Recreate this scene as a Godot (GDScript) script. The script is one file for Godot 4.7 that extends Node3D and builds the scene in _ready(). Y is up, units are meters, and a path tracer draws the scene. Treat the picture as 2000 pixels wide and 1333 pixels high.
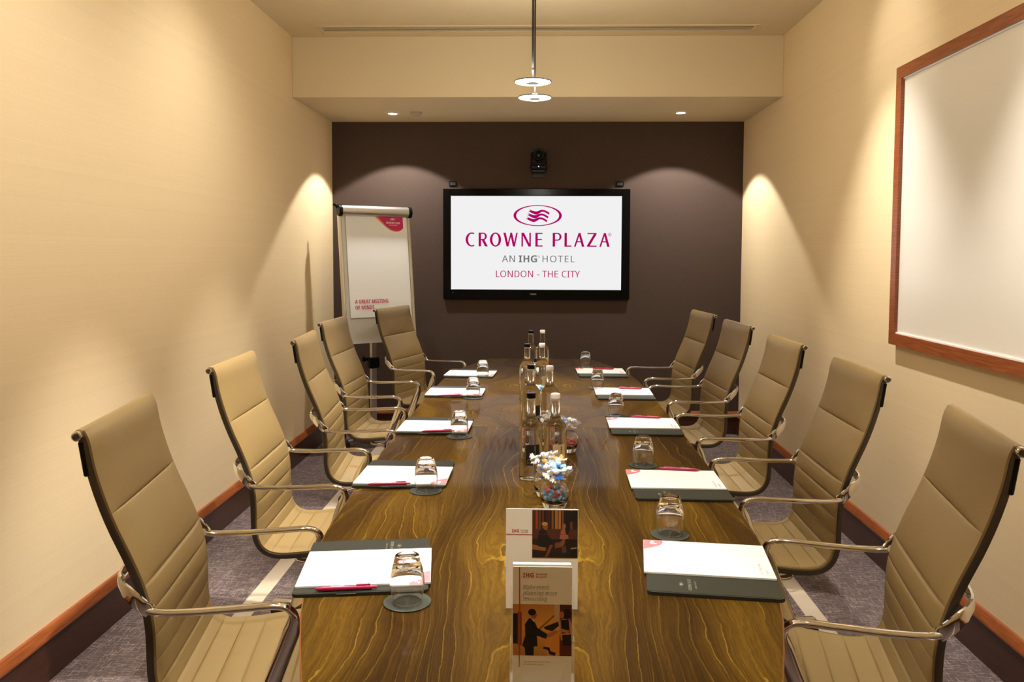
extends Node3D

const XL := -1.705
const XR := 1.627
const YC := 2.947
const YS := 2.537
const ZB := 1.06
const ZR := 7.5
const TOP := 0.745
const SOFFIT_LIGHT := 2.8
const RIGHT_LIGHT := 5.6
const LEFT_LIGHT := 1.4
const PENDANT_LIGHT := 2.9
const UP_LIGHT := 0.35
const SEAT_LIGHT := 3.6
const TASK_LIGHT := 11
const ORD := ["first", "second", "third", "fourth", "fifth"]

var mats := {}
var taken := {}


# ---------------------------------------------------------------- shapes
class Sh:
	var v := PackedVector3Array()
	var u := PackedVector2Array()

	func tri(a: Vector3, b: Vector3, c: Vector3, ua := Vector2.ZERO, ub := Vector2.ZERO, uc := Vector2.ZERO) -> void:
		v.append(a); v.append(b); v.append(c)
		u.append(ua); u.append(ub); u.append(uc)

	func quad(a: Vector3, b: Vector3, c: Vector3, d: Vector3, ua := Vector2.ZERO, ub := Vector2.ZERO, uc := Vector2.ZERO, ud := Vector2.ZERO) -> void:
		tri(a, b, c, ua, ub, uc)
		tri(a, c, d, ua, uc, ud)

	func face(p: Array, n: Vector3) -> void:   # a flat convex polygon turned to face n, mapped in metres
		var q := p.duplicate()
		if (q[1] - q[0]).cross(q[2] - q[0]).dot(n) < 0.0:
			q.reverse()
		var uv := []
		for w in q:
			if absf(n.y) > 0.7: uv.append(Vector2(w.x, w.z))
			elif absf(n.x) > 0.7: uv.append(Vector2(w.z, -w.y))
			else: uv.append(Vector2(w.x, -w.y))
		for i in range(1, q.size() - 1):
			tri(q[0], q[i], q[i + 1], uv[0], uv[i], uv[i + 1])

	func box(c: Vector3, s: Vector3, b := 0.0, t := Transform3D()) -> Sh:
		var h := s / 2.0
		var k := func(x: float, y: float, z: float) -> Vector3: return t * (c + Vector3(x, y, z))
		for ax in 3:
			for sg in [-1.0, 1.0]:
				var n := Vector3.ZERO
				n[ax] = sg
				var a1 := (ax + 1) % 3
				var a2 := (ax + 2) % 3
				var p := []
				for q in [[-1, -1], [1, -1], [1, 1], [-1, 1]]:
					var w := Vector3.ZERO
					w[ax] = sg * h[ax]
					w[a1] = q[0] * (h[a1] - b)
					w[a2] = q[1] * (h[a2] - b)
					p.append(k.call(w.x, w.y, w.z))
				face(p, t.basis * n)
		if b > 0.0:
			for ax in 3:
				var a1 := (ax + 1) % 3
				var a2 := (ax + 2) % 3
				for s1 in [-1.0, 1.0]:
					for s2 in [-1.0, 1.0]:
						var p := []
						for e in [[-1.0, 0], [1.0, 0], [1.0, 1], [-1.0, 1]]:
							var w := Vector3.ZERO
							w[ax] = e[0] * (h[ax] - b)
							w[a1] = s1 * (h[a1] - (b if e[1] == 1 else 0.0))
							w[a2] = s2 * (h[a2] - (0.0 if e[1] == 1 else b))
							p.append(k.call(w.x, w.y, w.z))
						var n := Vector3.ZERO
						n[a1] = s1
						n[a2] = s2
						face(p, t.basis * n)
			for sx in [-1.0, 1.0]:
				for sy in [-1.0, 1.0]:
					for sz in [-1.0, 1.0]:
						face([k.call(sx * h.x, sy * (h.y - b), sz * (h.z - b)), k.call(sx * (h.x - b), sy * h.y, sz * (h.z - b)), k.call(sx * (h.x - b), sy * (h.y - b), sz * h.z)], t.basis * Vector3(sx, sy, sz))
		return self

	func lathe(prof: Array, n := 32, at := Transform3D(), wave := 0.0, waves := 6) -> Sh:   # from the bottom axis outward and up; solid to the left
		var ln := 0.0
		for i in prof.size() - 1:
			var a: Vector2 = prof[i]
			var b: Vector2 = prof[i + 1]
			var l2 := ln + a.distance_to(b)
			for j in n:
				var t0 := TAU * j / n
				var t1 := TAU * (j + 1) / n
				var w0 := 1.0 + wave * sin(waves * t0) * clampf(a.y * 10.0, 0, 1)
				var w1 := 1.0 + wave * sin(waves * t1) * clampf(a.y * 10.0, 0, 1)
				var a0 := at * Vector3(a.x * cos(t0) * w0, a.y, a.x * sin(t0) * w0)
				var a1 := at * Vector3(a.x * cos(t1) * w1, a.y, a.x * sin(t1) * w1)
				var b0 := at * Vector3(b.x * cos(t0) * w0, b.y, b.x * sin(t0) * w0)
				var b1 := at * Vector3(b.x * cos(t1) * w1, b.y, b.x * sin(t1) * w1)
				var u0 := Vector2(t0 * 0.1, ln)
				var u1 := Vector2(t1 * 0.1, ln)
				var v0 := Vector2(t0 * 0.1, l2)
				var v1 := Vector2(t1 * 0.1, l2)
				if a.x < 1e-6: tri(a0, b0, b1, u0, v0, v1)
				elif b.x < 1e-6: tri(a1, a0, b0, u1, u0, v0)
				else: quad(a1, a0, b0, b1, u1, u0, v0, v1)
			ln = l2
		return self

	func rings(r: Array, closed_ends := true) -> Sh:   # joins rings of points (each counter-clockwise seen from the end of the path)
		var n: int = r[0].size()
		for i in r.size() - 1:
			for j in n:
				var k := (j + 1) % n
				quad(r[i][j], r[i][k], r[i + 1][k], r[i + 1][j], Vector2(float(j) / n, i * 0.02), Vector2(float(j + 1) / n, i * 0.02), Vector2(float(j + 1) / n, (i + 1) * 0.02), Vector2(float(j) / n, (i + 1) * 0.02))
		if closed_ends:
			for e in [0, r.size() - 1]:
				var c := Vector3.ZERO
				for p in r[e]: c += p
				c /= n
				for j in n:
					var k := (j + 1) % n
					if e == 0: tri(c, r[e][k], r[e][j])
					else: tri(c, r[e][j], r[e][k])
		return self

	func band(path: Array, side: Vector3, hn, hs: float, n := 10, pw := 1.0) -> Sh:   # a rounded bar along a path; side is across it, hn its half thickness in the path's plane (number or list)
		var r := []
		for i in path.size():
			var t: Vector3 = (path[mini(i + 1, path.size() - 1)] - path[maxi(i - 1, 0)]).normalized()
			var s := (side - t * side.dot(t)).normalized()
			var m := s.cross(t).normalized()
			var h: float = hn[i] if hn is Array else hn
			var ring := []
			for j in n:
				var a := TAU * j / n
				var ca := signf(cos(a)) * pow(absf(cos(a)), pw)
				var sa := signf(sin(a)) * pow(absf(sin(a)), pw)
				ring.append(path[i] + m * h * ca + t.cross(m) * hs * sa)
			r.append(ring)
		return rings(r)

	func tube(path: Array, r: float, n := 10) -> Sh:
		var t0: Vector3 = (path[1] - path[0]).normalized()
		var side := t0.cross(Vector3.UP if absf(t0.y) < 0.9 else Vector3.RIGHT).normalized()
		var rr := []
		for i in path.size():
			var t: Vector3 = (path[mini(i + 1, path.size() - 1)] - path[maxi(i - 1, 0)]).normalized()
			side = (side - t * side.dot(t)).normalized()
			var m := t.cross(side)
			var ring := []
			for j in n:
				var a := TAU * j / n
				ring.append(path[i] + side * r * cos(a) + m * r * sin(a))
			rr.append(ring)
		return rings(rr)

	func prism(poly: PackedVector2Array, d: float, t := Transform3D()) -> Sh:   # an outline in x and y with its face at z = d and its back at 0
		var p := poly
		if Geometry2D.is_polygon_clockwise(p):
			p = PackedVector2Array(p); p.reverse()
		var idx := Geometry2D.triangulate_polygon(p)
		for i in range(0, idx.size(), 3):
			var q := [p[idx[i]], p[idx[i + 1]], p[idx[i + 2]]]
			if (q[1] - q[0]).cross(q[2] - q[0]) < 0.0: q.reverse()
			tri(t * Vector3(q[0].x, q[0].y, d), t * Vector3(q[1].x, q[1].y, d), t * Vector3(q[2].x, q[2].y, d), q[0], q[1], q[2])
			tri(t * Vector3(q[2].x, q[2].y, 0), t * Vector3(q[1].x, q[1].y, 0), t * Vector3(q[0].x, q[0].y, 0), q[2], q[1], q[0])
		for i in p.size():
			var a := p[i]
			var b := p[(i + 1) % p.size()]
			quad(t * Vector3(a.x, a.y, 0), t * Vector3(b.x, b.y, 0), t * Vector3(b.x, b.y, d), t * Vector3(a.x, a.y, d), a, b, b, a)
		return self

	func ball(c: Vector3, s: Vector3, n := 10, m := 6, t := Transform3D()) -> Sh:
		var pr := []
		for i in m + 1:
			var a := -PI / 2 + PI * i / m
			pr.append(Vector2(0.0 if i == 0 or i == m else cos(a), sin(a)))
		return lathe(pr, n, t * Transform3D(Basis.from_scale(s), c))

	func mesh(angle := 40.0) -> ArrayMesh:
		var lim := cos(deg_to_rad(angle))
		var nf := v.size() / 3
		var fn := PackedVector3Array()
		var at := {}
		for f in nf:
			var n := (v[f * 3 + 1] - v[f * 3]).cross(v[f * 3 + 2] - v[f * 3])
			fn.append(n)
			for k in 3:
				var key := Vector3i((v[f * 3 + k] * 20000.0).round())
				if at.has(key): at[key].append(f)
				else: at[key] = [f]
		var ov := PackedVector3Array()
		var on := PackedVector3Array()
		var ou := PackedVector2Array()
		for f in nf:
			var own := fn[f].normalized()
			for k in [0, 2, 1]:
				var s := Vector3.ZERO
				for g in at[Vector3i((v[f * 3 + k] * 20000.0).round())]:
					if fn[g].normalized().dot(own) >= lim: s += fn[g]
				ov.append(v[f * 3 + k])
				on.append(s.normalized() if s.length() > 1e-14 else own)
				ou.append(u[f * 3 + k])
		var arr := []
		arr.resize(Mesh.ARRAY_MAX)
		arr[Mesh.ARRAY_VERTEX] = ov
		arr[Mesh.ARRAY_NORMAL] = on
		arr[Mesh.ARRAY_TEX_UV] = ou
		var m := ArrayMesh.new()
		m.add_surface_from_arrays(Mesh.PRIMITIVE_TRIANGLES, arr)
		return m


# ---------------------------------------------------------------- nodes
func numbered(called: String) -> String:
	taken[called] = taken.get(called, -1) + 1
	return called if taken[called] == 0 else "%s_%03d" % [called, taken[called]]

func tag(o: Node3D, label: String, category: String, group := "") -> Node3D:
	o.set_meta("label", label)
	o.set_meta("category", category)
	if group: o.set_meta("group", group)
	return o

func thing(called: String, label: String, category: String, at := Vector3.ZERO, turn := 0.0, group := "") -> Node3D:
	var o := Node3D.new()
	o.name = numbered(called)
	add_child(o)
	o.position = at
	o.rotation.y = turn
	return tag(o, label, category, group)

func put(called: String, m, mat: Material, parent: Node3D = self, angle := 40.0) -> MeshInstance3D:
	var o := MeshInstance3D.new()
	o.name = numbered(called) if parent == self else called
	o.mesh = m.mesh(angle) if m is Sh else m
	o.material_override = mat
	parent.add_child(o, true)
	return o

func struct(called: String, m, mat: Material) -> MeshInstance3D:
	var o := put(called, m, mat)
	o.set_meta("kind", "structure")
	return o

func dup(o: Node3D, at: Vector3, turn: float, label: String) -> Node3D:
	var c: Node3D = o.duplicate()
	c.name = numbered(str(o.name).rstrip("_0123456789"))
	add_child(c)
	c.position = at
	c.rotation.y = turn
	c.set_meta("label", label)
	return c

func lin(r: float, g: float, b: float, a := 1.0) -> Color:
	var c := Color(r, g, b).linear_to_srgb()
	c.a = a
	return c

func mat(called: String, c: Color, rough := 0.5, metal := 0.0, tex: Texture2D = null, uvs := Vector3.ONE) -> StandardMaterial3D:
	var m := StandardMaterial3D.new()
	m.resource_name = called
	m.albedo_color = c
	m.roughness = rough
	m.metallic = metal
	if tex:
		m.albedo_texture = tex
		m.uv1_scale = uvs
	mats[called] = m
	return m

func glow(called: String, c: Color, e: float) -> StandardMaterial3D:
	var m := mat(called, Color(0, 0, 0), 0.5)
	m.emission_enabled = true
	m.emission = c
	m.emission_energy_multiplier = e
	m.metallic_specular = 0.1
	return m

func glass(called: String, tint: Color, ior: float, a := 0.0) -> StandardMaterial3D:
	var m := mat(called, Color(tint, a), 0.0)
	m.refraction_enabled = true
	m.refraction_scale = (ior - 1.0) / 10.0
	m.transparency = BaseMaterial3D.TRANSPARENCY_ALPHA
	return m

func noise(sd: int, f := 1.0, oct := 3) -> FastNoiseLite:
	var n := FastNoiseLite.new()
	n.seed = sd
	n.noise_type = FastNoiseLite.TYPE_SIMPLEX_SMOOTH
	n.frequency = f
	n.fractal_octaves = oct
	return n

func lettering(txt: String, w: float, h: float, depth := 0.0006, face := "Droid Sans", _bold := 0.0, gap := 0, weight := 400, slant := 0.0) -> ArrayMesh:
	# letters in the x-y plane, centred, facing +z, as wide and tall as asked (h is the height of what is drawn)
	var f := SystemFont.new()
	f.font_names = PackedStringArray([face])
	f.font_weight = weight
	var fv := FontVariation.new()
	fv.base_font = f
	fv.spacing_glyph = gap
	var t := TextMesh.new()
	t.text = txt
	t.font = fv
	t.font_size = 64
	t.pixel_size = 0.01
	t.depth = 0.05
	t.curve_step = 1.0
	var a := t.get_mesh_arrays()
	var vs: PackedVector3Array = a[Mesh.ARRAY_VERTEX]
	var b := AABB(vs[0], Vector3.ZERO)
	for p in vs: b = b.expand(p)
	var sc := Vector3(w / b.size.x, h / b.size.y if h > 0.0 else w / b.size.x, depth / b.size.z)
	var c := b.get_center()
	for i in vs.size():
		var p := (vs[i] - c) * sc
		vs[i] = Vector3(p.x + p.y * slant, p.y, p.z)
	a[Mesh.ARRAY_VERTEX] = vs
	var m := ArrayMesh.new()
	m.add_surface_from_arrays(Mesh.PRIMITIVE_TRIANGLES, a)
	return m

func smooth(p: Array, n: int) -> Array:   # Catmull-Rom through the points
	var out := []
	for i in p.size() - 1:
		var a = p[maxi(i - 1, 0)]
		var b = p[i]
		var c = p[i + 1]
		var d = p[mini(i + 2, p.size() - 1)]
		for k in n:
			var t := float(k) / n
			out.append(0.5 * (2.0 * b + (c - a) * t + (2.0 * a - 5.0 * b + 4.0 * c - d) * t * t + (3.0 * b - a - 3.0 * c + d) * t * t * t))
	out.append(p[-1])
	return out


# ---------------------------------------------------------------- scene
func _ready() -> void:
	camera_and_air()
	make_materials()
	room()
	lamps()
	table()
	screen()
	flip_chart()
	whiteboard()
	chairs()
	place_settings()
	bottles_and_jars()
	brochures()


func camera_and_air() -> void:
	var cam := Camera3D.new()
	cam.name = "camera"
	var f := 1601.5
	cam.projection = Camera3D.PROJECTION_FRUSTUM
	cam.near = 0.05
	cam.far = 50.0
	cam.size = 1333.0 / f * cam.near
	cam.frustum_offset = Vector2(1000.0 - 1012.4, 590.2 - 666.5) / f * cam.near
	cam.transform = Transform3D(Basis.from_euler(Vector3(-0.06, 0.0265, 0.0035)), Vector3(-0.0035, 1.48, 6.7046))
	add_child(cam)
	cam.current = true
	var e := Environment.new()
	e.background_mode = Environment.BG_COLOR
	e.background_color = Color(0, 0, 0)
	e.tonemap_mode = Environment.TONE_MAPPER_LINEAR
	e.tonemap_exposure = 1.0
	e.sdfgi_enabled = true
	e.ssao_enabled = true
	e.ssil_enabled = true
	var we := WorldEnvironment.new()
	we.name = "air"
	we.environment = e
	add_child(we)


func spot(called: String, at: Vector3, energy: float, angle: float, blend: float, c: Color, size := 0.05, towards := Vector3.DOWN) -> void:
	var l := SpotLight3D.new()
	l.name = called
	l.light_color = c
	l.light_energy = energy
	l.spot_angle = angle
	l.spot_angle_attenuation = blend
	l.spot_range = 12.0
	l.spot_attenuation = 2.0
	l.light_size = size
	l.shadow_enabled = true
	add_child(l, true)
	l.position = at
	l.basis = Basis.looking_at(towards, Vector3.FORWARD if absf(towards.y) > 0.9 else Vector3.UP)


func lamps() -> void:
	var warm := Color(1.0, 0.98, 0.95)
	var rim: Material = mats.white_paint
	var lens := glow("downlight_glow", warm, 20.0)
	# a recessed downlight: trim ring and glowing lens
	var ring := Sh.new().lathe([Vector2(0.036, 0.0), Vector2(0.05, 0.0), Vector2(0.054, 0.004), Vector2(0.054, 0.008), Vector2(0.036, 0.008), Vector2(0.034, 0.003), Vector2(0.036, 0.0)], 28).mesh()
	var disc := Sh.new().lathe([Vector2(0, 0.003), Vector2(0.035, 0.004), Vector2(0.035, 0.007), Vector2(0, 0.007)], 28).mesh()
	var list := [
		[Vector3(-1.13, YS, 0.43), "small round downlight in the lowered soffit, beside the smoke detector", SOFFIT_LIGHT, 53.0, 0.12],
		[Vector3(1.045, YS, 0.45), "small round downlight in the lowered soffit, on the whiteboard side", SOFFIT_LIGHT, 53.0, 0.12],
	]
	for k in 3:
		list.append([Vector3(XR - 0.70, YC, 2.85 + 1.4 * k), "recessed ceiling downlight washing the whiteboard wall, %s from the bulkhead" % ORD[k], RIGHT_LIGHT, 31.0, 1.0, 18.0])
	for k in 3:
		list.append([Vector3(XL + 0.75, YC, 2.85 + 1.35 * k), "recessed ceiling downlight washing the plain wall, %s from the bulkhead" % ORD[k], LEFT_LIGHT, 66.0, 1.0, -14.0])
	list.append([Vector3(-0.10, YC, 3.70), "recessed ceiling downlight over the middle of the table, tilted to the flip chart side", TASK_LIGHT, 17.0, 0.9, -27.0])
	list.append([Vector3(-0.10, YC, 2.40), "recessed ceiling downlight over the far leaf of the table, tilted to the flip chart side", TASK_LIGHT * 0.7, 20.0, 0.9, -27.0])
	for k in 3:
		list.append([Vector3(-0.72, YC, 2.6 + 0.98 * k), "recessed ceiling downlight over the chairs on the flip chart side, %s from the bulkhead" % ORD[k], SEAT_LIGHT, 30.0, 1.0])
	for k in 3:
		list.append([Vector3(0.40, YC, 2.4 + 0.85 * k), "recessed ceiling downlight over the table edge on the whiteboard side, %s from the bulkhead" % ORD[k], SEAT_LIGHT * 0.75, 17.0, 1.0])
	for a in list:
		var t := thing("downlight", a[1], "downlight", a[0] - Vector3(0, 0.008, 0), 0.0, "recessed downlights")
		put("trim_ring", ring, rim, t)
		put("lamp_lens", disc, lens, t)
		var lean := deg_to_rad(a[5] if a.size() > 5 else 0.0)
		spot("downlight_beam", a[0] - Vector3(0, 0.012, 0), a[2], a[3], a[4], warm, 0.03, Vector3(sin(lean), -cos(lean), 0))
		if a.size() > 5 and a[5] > 0.0:   # these throw a faint second beam high on the wall
			spot("downlight_beam", a[0] - Vector3(0, 0.012, 0), a[2] * 0.10, 30.0, 1.0, warm, 0.03, Vector3(0.8, -0.6, 0))
	# pendants over the table: a thin rod, a flat disc and its glowing underside
	var pend := Color(1.0, 0.98, 0.92)
	var white := glow("pendant_glow", pend, 6.0)
	var y := 2.28
	var first: Node3D
	var where := [[-0.043, 2.80, "disc pendant lamp over the table, nearer of the two in front of the bulkhead"], [-0.036, 2.41, "disc pendant lamp over the table, farther of the two in front of the bulkhead"],
		[-0.01, 4.85, "disc pendant lamp over the near half of the table, above the water bottles"], [-0.01, 5.3, "disc pendant lamp over the brochure end of the table"]]
	for i in 4:
		var p := Vector3(where[i][0], y, where[i][1])
		if i == 0:
			first = thing("pendant_lamp", where[i][2], "pendant lamp", p, 0.0, "disc pendants over the table")
			put("shade", Sh.new().lathe([Vector2(0, 0.004), Vector2(0.086, 0.0), Vector2(0.0885, 0.002), Vector2(0.086, 0.005), Vector2(0.04, 0.010), Vector2(0.032, 0.016), Vector2(0.012, 0.019), Vector2(0, 0.019)], 40), mats.smoked, first)
			put("lamp_disc", Sh.new().lathe([Vector2(0.031, -0.006), Vector2(0.07, -0.005), Vector2(0.084, -0.001), Vector2(0.084, 0.001), Vector2(0.03, 0.002), Vector2(0.031, -0.006)], 40), white, first)
			put("hub", Sh.new().lathe([Vector2(0, -0.008), Vector2(0.028, -0.007), Vector2(0.031, -0.004), Vector2(0.031, 0.0), Vector2(0, 0.0)], 28), mats.brushed, first)
			put("up_lamp_ring", Sh.new().lathe([Vector2(0.043, 0.0090), Vector2(0.060, 0.0072), Vector2(0.060, 0.0088), Vector2(0.043, 0.0108), Vector2(0.043, 0.0090)], 32), white, first)
			put("rod", Sh.new().tube([Vector3(0, 0.017, 0), Vector3(0, YC - y - 0.02, 0)], 0.0046, 12), mats.black_metal, first)
			put("ceiling_rose", Sh.new().lathe([Vector2(0, YC - y - 0.03), Vector2(0.05, YC - y - 0.03), Vector2(0.055, YC - y - 0.022), Vector2(0.055, YC - y), Vector2(0, YC - y)], 28), mats.black_metal, first)
		else:
			dup(first, p, 0.0, where[i][2])
		var up := OmniLight3D.new()
		up.name = "pendant_uplight"
		up.light_color = pend
		up.light_energy = UP_LIGHT
		up.omni_range = 12.0
		up.omni_attenuation = 2.0
		up.light_size = 0.03
		up.shadow_enabled = true
		add_child(up, true)
		up.position = p + Vector3(0, 0.06, 0.0)
		spot("pendant_beam", p - Vector3(0, 0.012, 0), PENDANT_LIGHT, 41.0, 1.0, pend, 0.07)


func make_materials() -> void:
	mat("white_paint", lin(0.72, 0.70, 0.66), 0.55)
	mat("ceiling_paint", lin(0.74, 0.625, 0.42), 0.8)
	mat("soffit_paint", lin(0.44, 0.37, 0.29), 0.8)
	for w in [["black_plastic", 0.006, 0.4], ["black_gloss", 0.003, 0.15]]:
		mat(w[0], lin(w[1], w[1], w[1]), w[2]).metallic_specular = 0.22
	mat("chrome", lin(0.80, 0.79, 0.78), 0.07, 1.0)
	mat("brushed", lin(0.62, 0.60, 0.57), 0.28, 1.0)
	mat("silver", lin(0.62, 0.60, 0.57), 0.3, 0.9)
	mat("smoked", lin(0.02, 0.025, 0.025), 0.15)
	mat("black_metal", lin(0.010, 0.008, 0.007), 0.5)
	mat("duct_black", lin(0.003, 0.003, 0.003), 0.9)
	mat("rubber", lin(0.02, 0.02, 0.02), 0.7)
	mat("rail_metal", lin(0.10, 0.085, 0.07), 0.3, 0.8)
	mat("paper", lin(0.84, 0.83, 0.81), 0.7)
	mat("pink_print", lin(0.75, 0.20, 0.23), 0.7)
	mat("pale_print", lin(0.72, 0.52, 0.52), 0.7)
	mat("magenta_print", lin(0.55, 0.012, 0.12), 0.6)
	mat("orange_print", lin(0.80, 0.26, 0.08), 0.6)
	mat("white_print", lin(0.85, 0.82, 0.82), 0.6)
	mat("red_print", lin(0.50, 0.05, 0.03), 0.6)
	mat("grey_print", lin(0.40, 0.34, 0.28), 0.6)
	mat("pen_red", lin(0.36, 0.010, 0.07), 0.3)
	mat("coaster", lin(0.036, 0.040, 0.029), 0.55)
	mat("emboss", lin(0.26, 0.25, 0.21), 0.4)
	mat("card", lin(0.86, 0.82, 0.74), 0.55)
	mat("brown_veneer", lin(0.26, 0.15, 0.07), 0.45)
	glass("clear_glass", Color(1, 1, 1), 1.48)
	glass("bottle_water", Color(1, 1, 1), 1.36)
	var acr := mat("acrylic", Color(1, 1, 1, 0.06), 0.03)
	acr.transparency = BaseMaterial3D.TRANSPARENCY_ALPHA
	# wallpaper: fine horizontal threads
	var rng := RandomNumberGenerator.new()
	rng.seed = 11
	var n1 := noise(3, 1.0, 3)
	var im := Image.create(512, 512, false, Image.FORMAT_RGB8)
	for y in 512:
		var row := rng.randf_range(-0.022, 0.022)
		for x in 512:
			var a := TAU * x / 512.0
			var k := 1.0 + row * (0.6 + 0.8 * n1.get_noise_3d(cos(a) * 3.0, sin(a) * 3.0, y * 0.37)) + 0.022 * n1.get_noise_3d(cos(a) * 16.0, sin(a) * 16.0, y * 0.8)
			im.set_pixel(x, y, Color(0.905 * k, 0.815 * k, 0.65 * k))
	var tex := ImageTexture.create_from_image(im)
	mat("wallpaper", Color.WHITE, 0.75, 0.0, tex, Vector3(1.4, 1.4, 1))
	# dark brown fabric of the end wall
	im = Image.create(512, 512, false, Image.FORMAT_RGB8)
	for y in 512:
		for x in 512:
			var k := 1.0 + rng.randf_range(-0.13, 0.13) + 0.08 * (sin(TAU * x / 4.0) * sin(TAU * y / 4.0))
			im.set_pixel(x, y, Color(0.268 * k, 0.208 * k, 0.176 * k))
	mat("fabric_wall", Color.WHITE, 0.9, 0.0, ImageTexture.create_from_image(im), Vector3(1.6, 1.6, 1))
	# carpet: dark plum with short pale dashes laid both ways
	im = Image.create(1024, 1024, false, Image.FORMAT_RGB8)
	for y in 1024:
		for x in 1024:
			var k := rng.randf_range(0.8, 1.2)
			im.set_pixel(x, y, Color(0.345 * k, 0.290 * k, 0.280 * k))
	for i in 6500:
		var x := rng.randi_range(0, 1023)
		var y := rng.randi_range(0, 1023)
		var l := rng.randi_range(10, 46)
		var b := rng.randf_range(0.44, 0.74)
		var across := rng.randf() < 0.6
		for k in l:
			var q := Vector2i((x + (k if across else 0) + 1024) % 1024, (y + (0 if across else k)) % 1024)
			if rng.randf() < 0.8:
				im.set_pixel(q.x, q.y, Color(b, b * 0.88, b * 0.84))
				im.set_pixel((q.x + (0 if across else 1)) % 1024, (q.y + (1 if across else 0)) % 1024, Color(b * 0.8, b * 0.70, b * 0.68))
	mat("carpet", Color.WHITE, 0.95, 0.0, ImageTexture.create_from_image(im), Vector3(1.0, 1.0, 1))
	mat("carpet_stripe", lin(0.52, 0.43, 0.32), 0.95)
	# mahogany, light rail and dark board share a grain
	var n2 := noise(21, 1.0, 4)
	im = Image.create(1024, 128, false, Image.FORMAT_RGB8)
	for y in 128:
		for x in 1024:
			var k := 0.84 + 0.20 * n2.get_noise_2d(x * 0.006, y * 0.10) + 0.09 * n2.get_noise_2d(x * 0.02, y * 0.55)
			im.set_pixel(x, y, Color(k, k, k))
	tex = ImageTexture.create_from_image(im)
	for w in [["cherry", lin(0.42, 0.115, 0.032), 0.28], ["mahogany", lin(0.085, 0.030, 0.016), 0.3]]:
		var m := mat(w[0], w[1], w[2], 0.0, tex, Vector3(0.8, 0.8, 1))
		m.uv1_triplanar = true
		m.uv1_scale = Vector3(0.9, 9.0, 0.9)
	# leather
	var nl := NoiseTexture2D.new()
	nl.width = 256
	nl.height = 256
	nl.seamless = true
	nl.noise = noise(5, 0.09, 3)
	nl.as_normal_map = true
	nl.bump_strength = 2.0
	for w in [["tan_leather", lin(0.250, 0.166, 0.062), 0.45, 0.12], ["black_leather", lin(0.017, 0.018, 0.012), 0.5, 0.2]]:
		var m := mat(w[0], w[1], w[2])
		m.normal_enabled = true
		m.normal_texture = nl
		m.normal_scale = w[3]
		m.uv1_triplanar = true
		m.uv1_scale = Vector3.ONE * 9.0
	# the table's veneer, one leaf each
	for leaf in 2:
		mat("veneer_%s" % ["near", "far"][leaf], Color.WHITE, 0.42, 0.0, veneer(leaf), Vector3.ONE)
		var m: StandardMaterial3D = mats["veneer_%s" % ["near", "far"][leaf]]
		m.clearcoat_enabled = true
		m.clearcoat = 0.17
		m.metallic_specular = 0.12
		m.clearcoat_roughness = 0.05
		m.texture_repeat = false
	mat("table_edge", lin(0.26, 0.085, 0.025), 0.3)


func veneer(leaf: int) -> ImageTexture:
	# half a leaf, 0.6 m from the centre line outward (x) by 2.3 m along the table (y); the other half is its mirror image
	var w := 600
	var h := 1900
	var big := noise(40 + leaf, 1.0, 2)
	var mid := noise(50 + leaf, 1.0, 3)
	var fib := noise(60 + leaf, 1.0, 3)
	var im := Image.create(w, h, false, Image.FORMAT_RGB8)
	for y in h:
		var q := 2.3 * y / h
		for x in w:
			var p := 0.6 * x / w
			var warp := 0.0
			if leaf == 0: warp = 0.22 * big.get_noise_2d(p * 1.7, q * 0.42) + 0.030 * mid.get_noise_2d(p * 5.0, q * 1.6) + 0.0035 * mid.get_noise_2d(p * 40.0, q * 14.0)
			else: warp = 0.30 * big.get_noise_2d(p * 1.9 + 5.0, q * 1.15) + 0.034 * mid.get_noise_2d(p * 5.0, q * 3.4) + 0.0035 * mid.get_noise_2d(p * 40.0, q * 24.0)
			var g := (p * 0.9 + warp) * (30.0 if leaf == 0 else 36.0)
			var ring := floorf(g)
			var ph := g - ring
			var streak := 0.5 + 0.6 * fib.get_noise_2d((p + warp * 0.8) * 190.0, q * 2.4)
			var pore := 0.5 + 0.7 * fib.get_noise_2d(p * 420.0 + 40.0, q * 22.0)
			var tone := 0.5 + 0.75 * mid.get_noise_2d((p + warp) * 3.2 + 9.0, q * 0.7)
			var on := clampf(0.42 + 1.5 * mid.get_noise_2d(ring * 7.3, q * 1.5 + p * 2.0), 0.0, 1.0)
			var line := smoothstep(0.90, 0.97, ph) * (1.0 - smoothstep(0.975, 1.0, ph)) * on
			var k := clampf(0.13 + 0.27 * streak + 0.13 * pore + 0.42 * (tone - 0.25) + 0.07 * ph, 0.0, 1.0)
			var r := 0.015 + 0.200 * k * k + 0.14 * line
			var gr := 0.0068 + 0.078 * k * k + 0.040 * k * k * k + 0.088 * line
			var b := 0.0015 + 0.009 * k * k + 0.012 * line
			im.set_pixel(x, y, Color(r, gr, b).linear_to_srgb())
	return ImageTexture.create_from_image(im)


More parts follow.
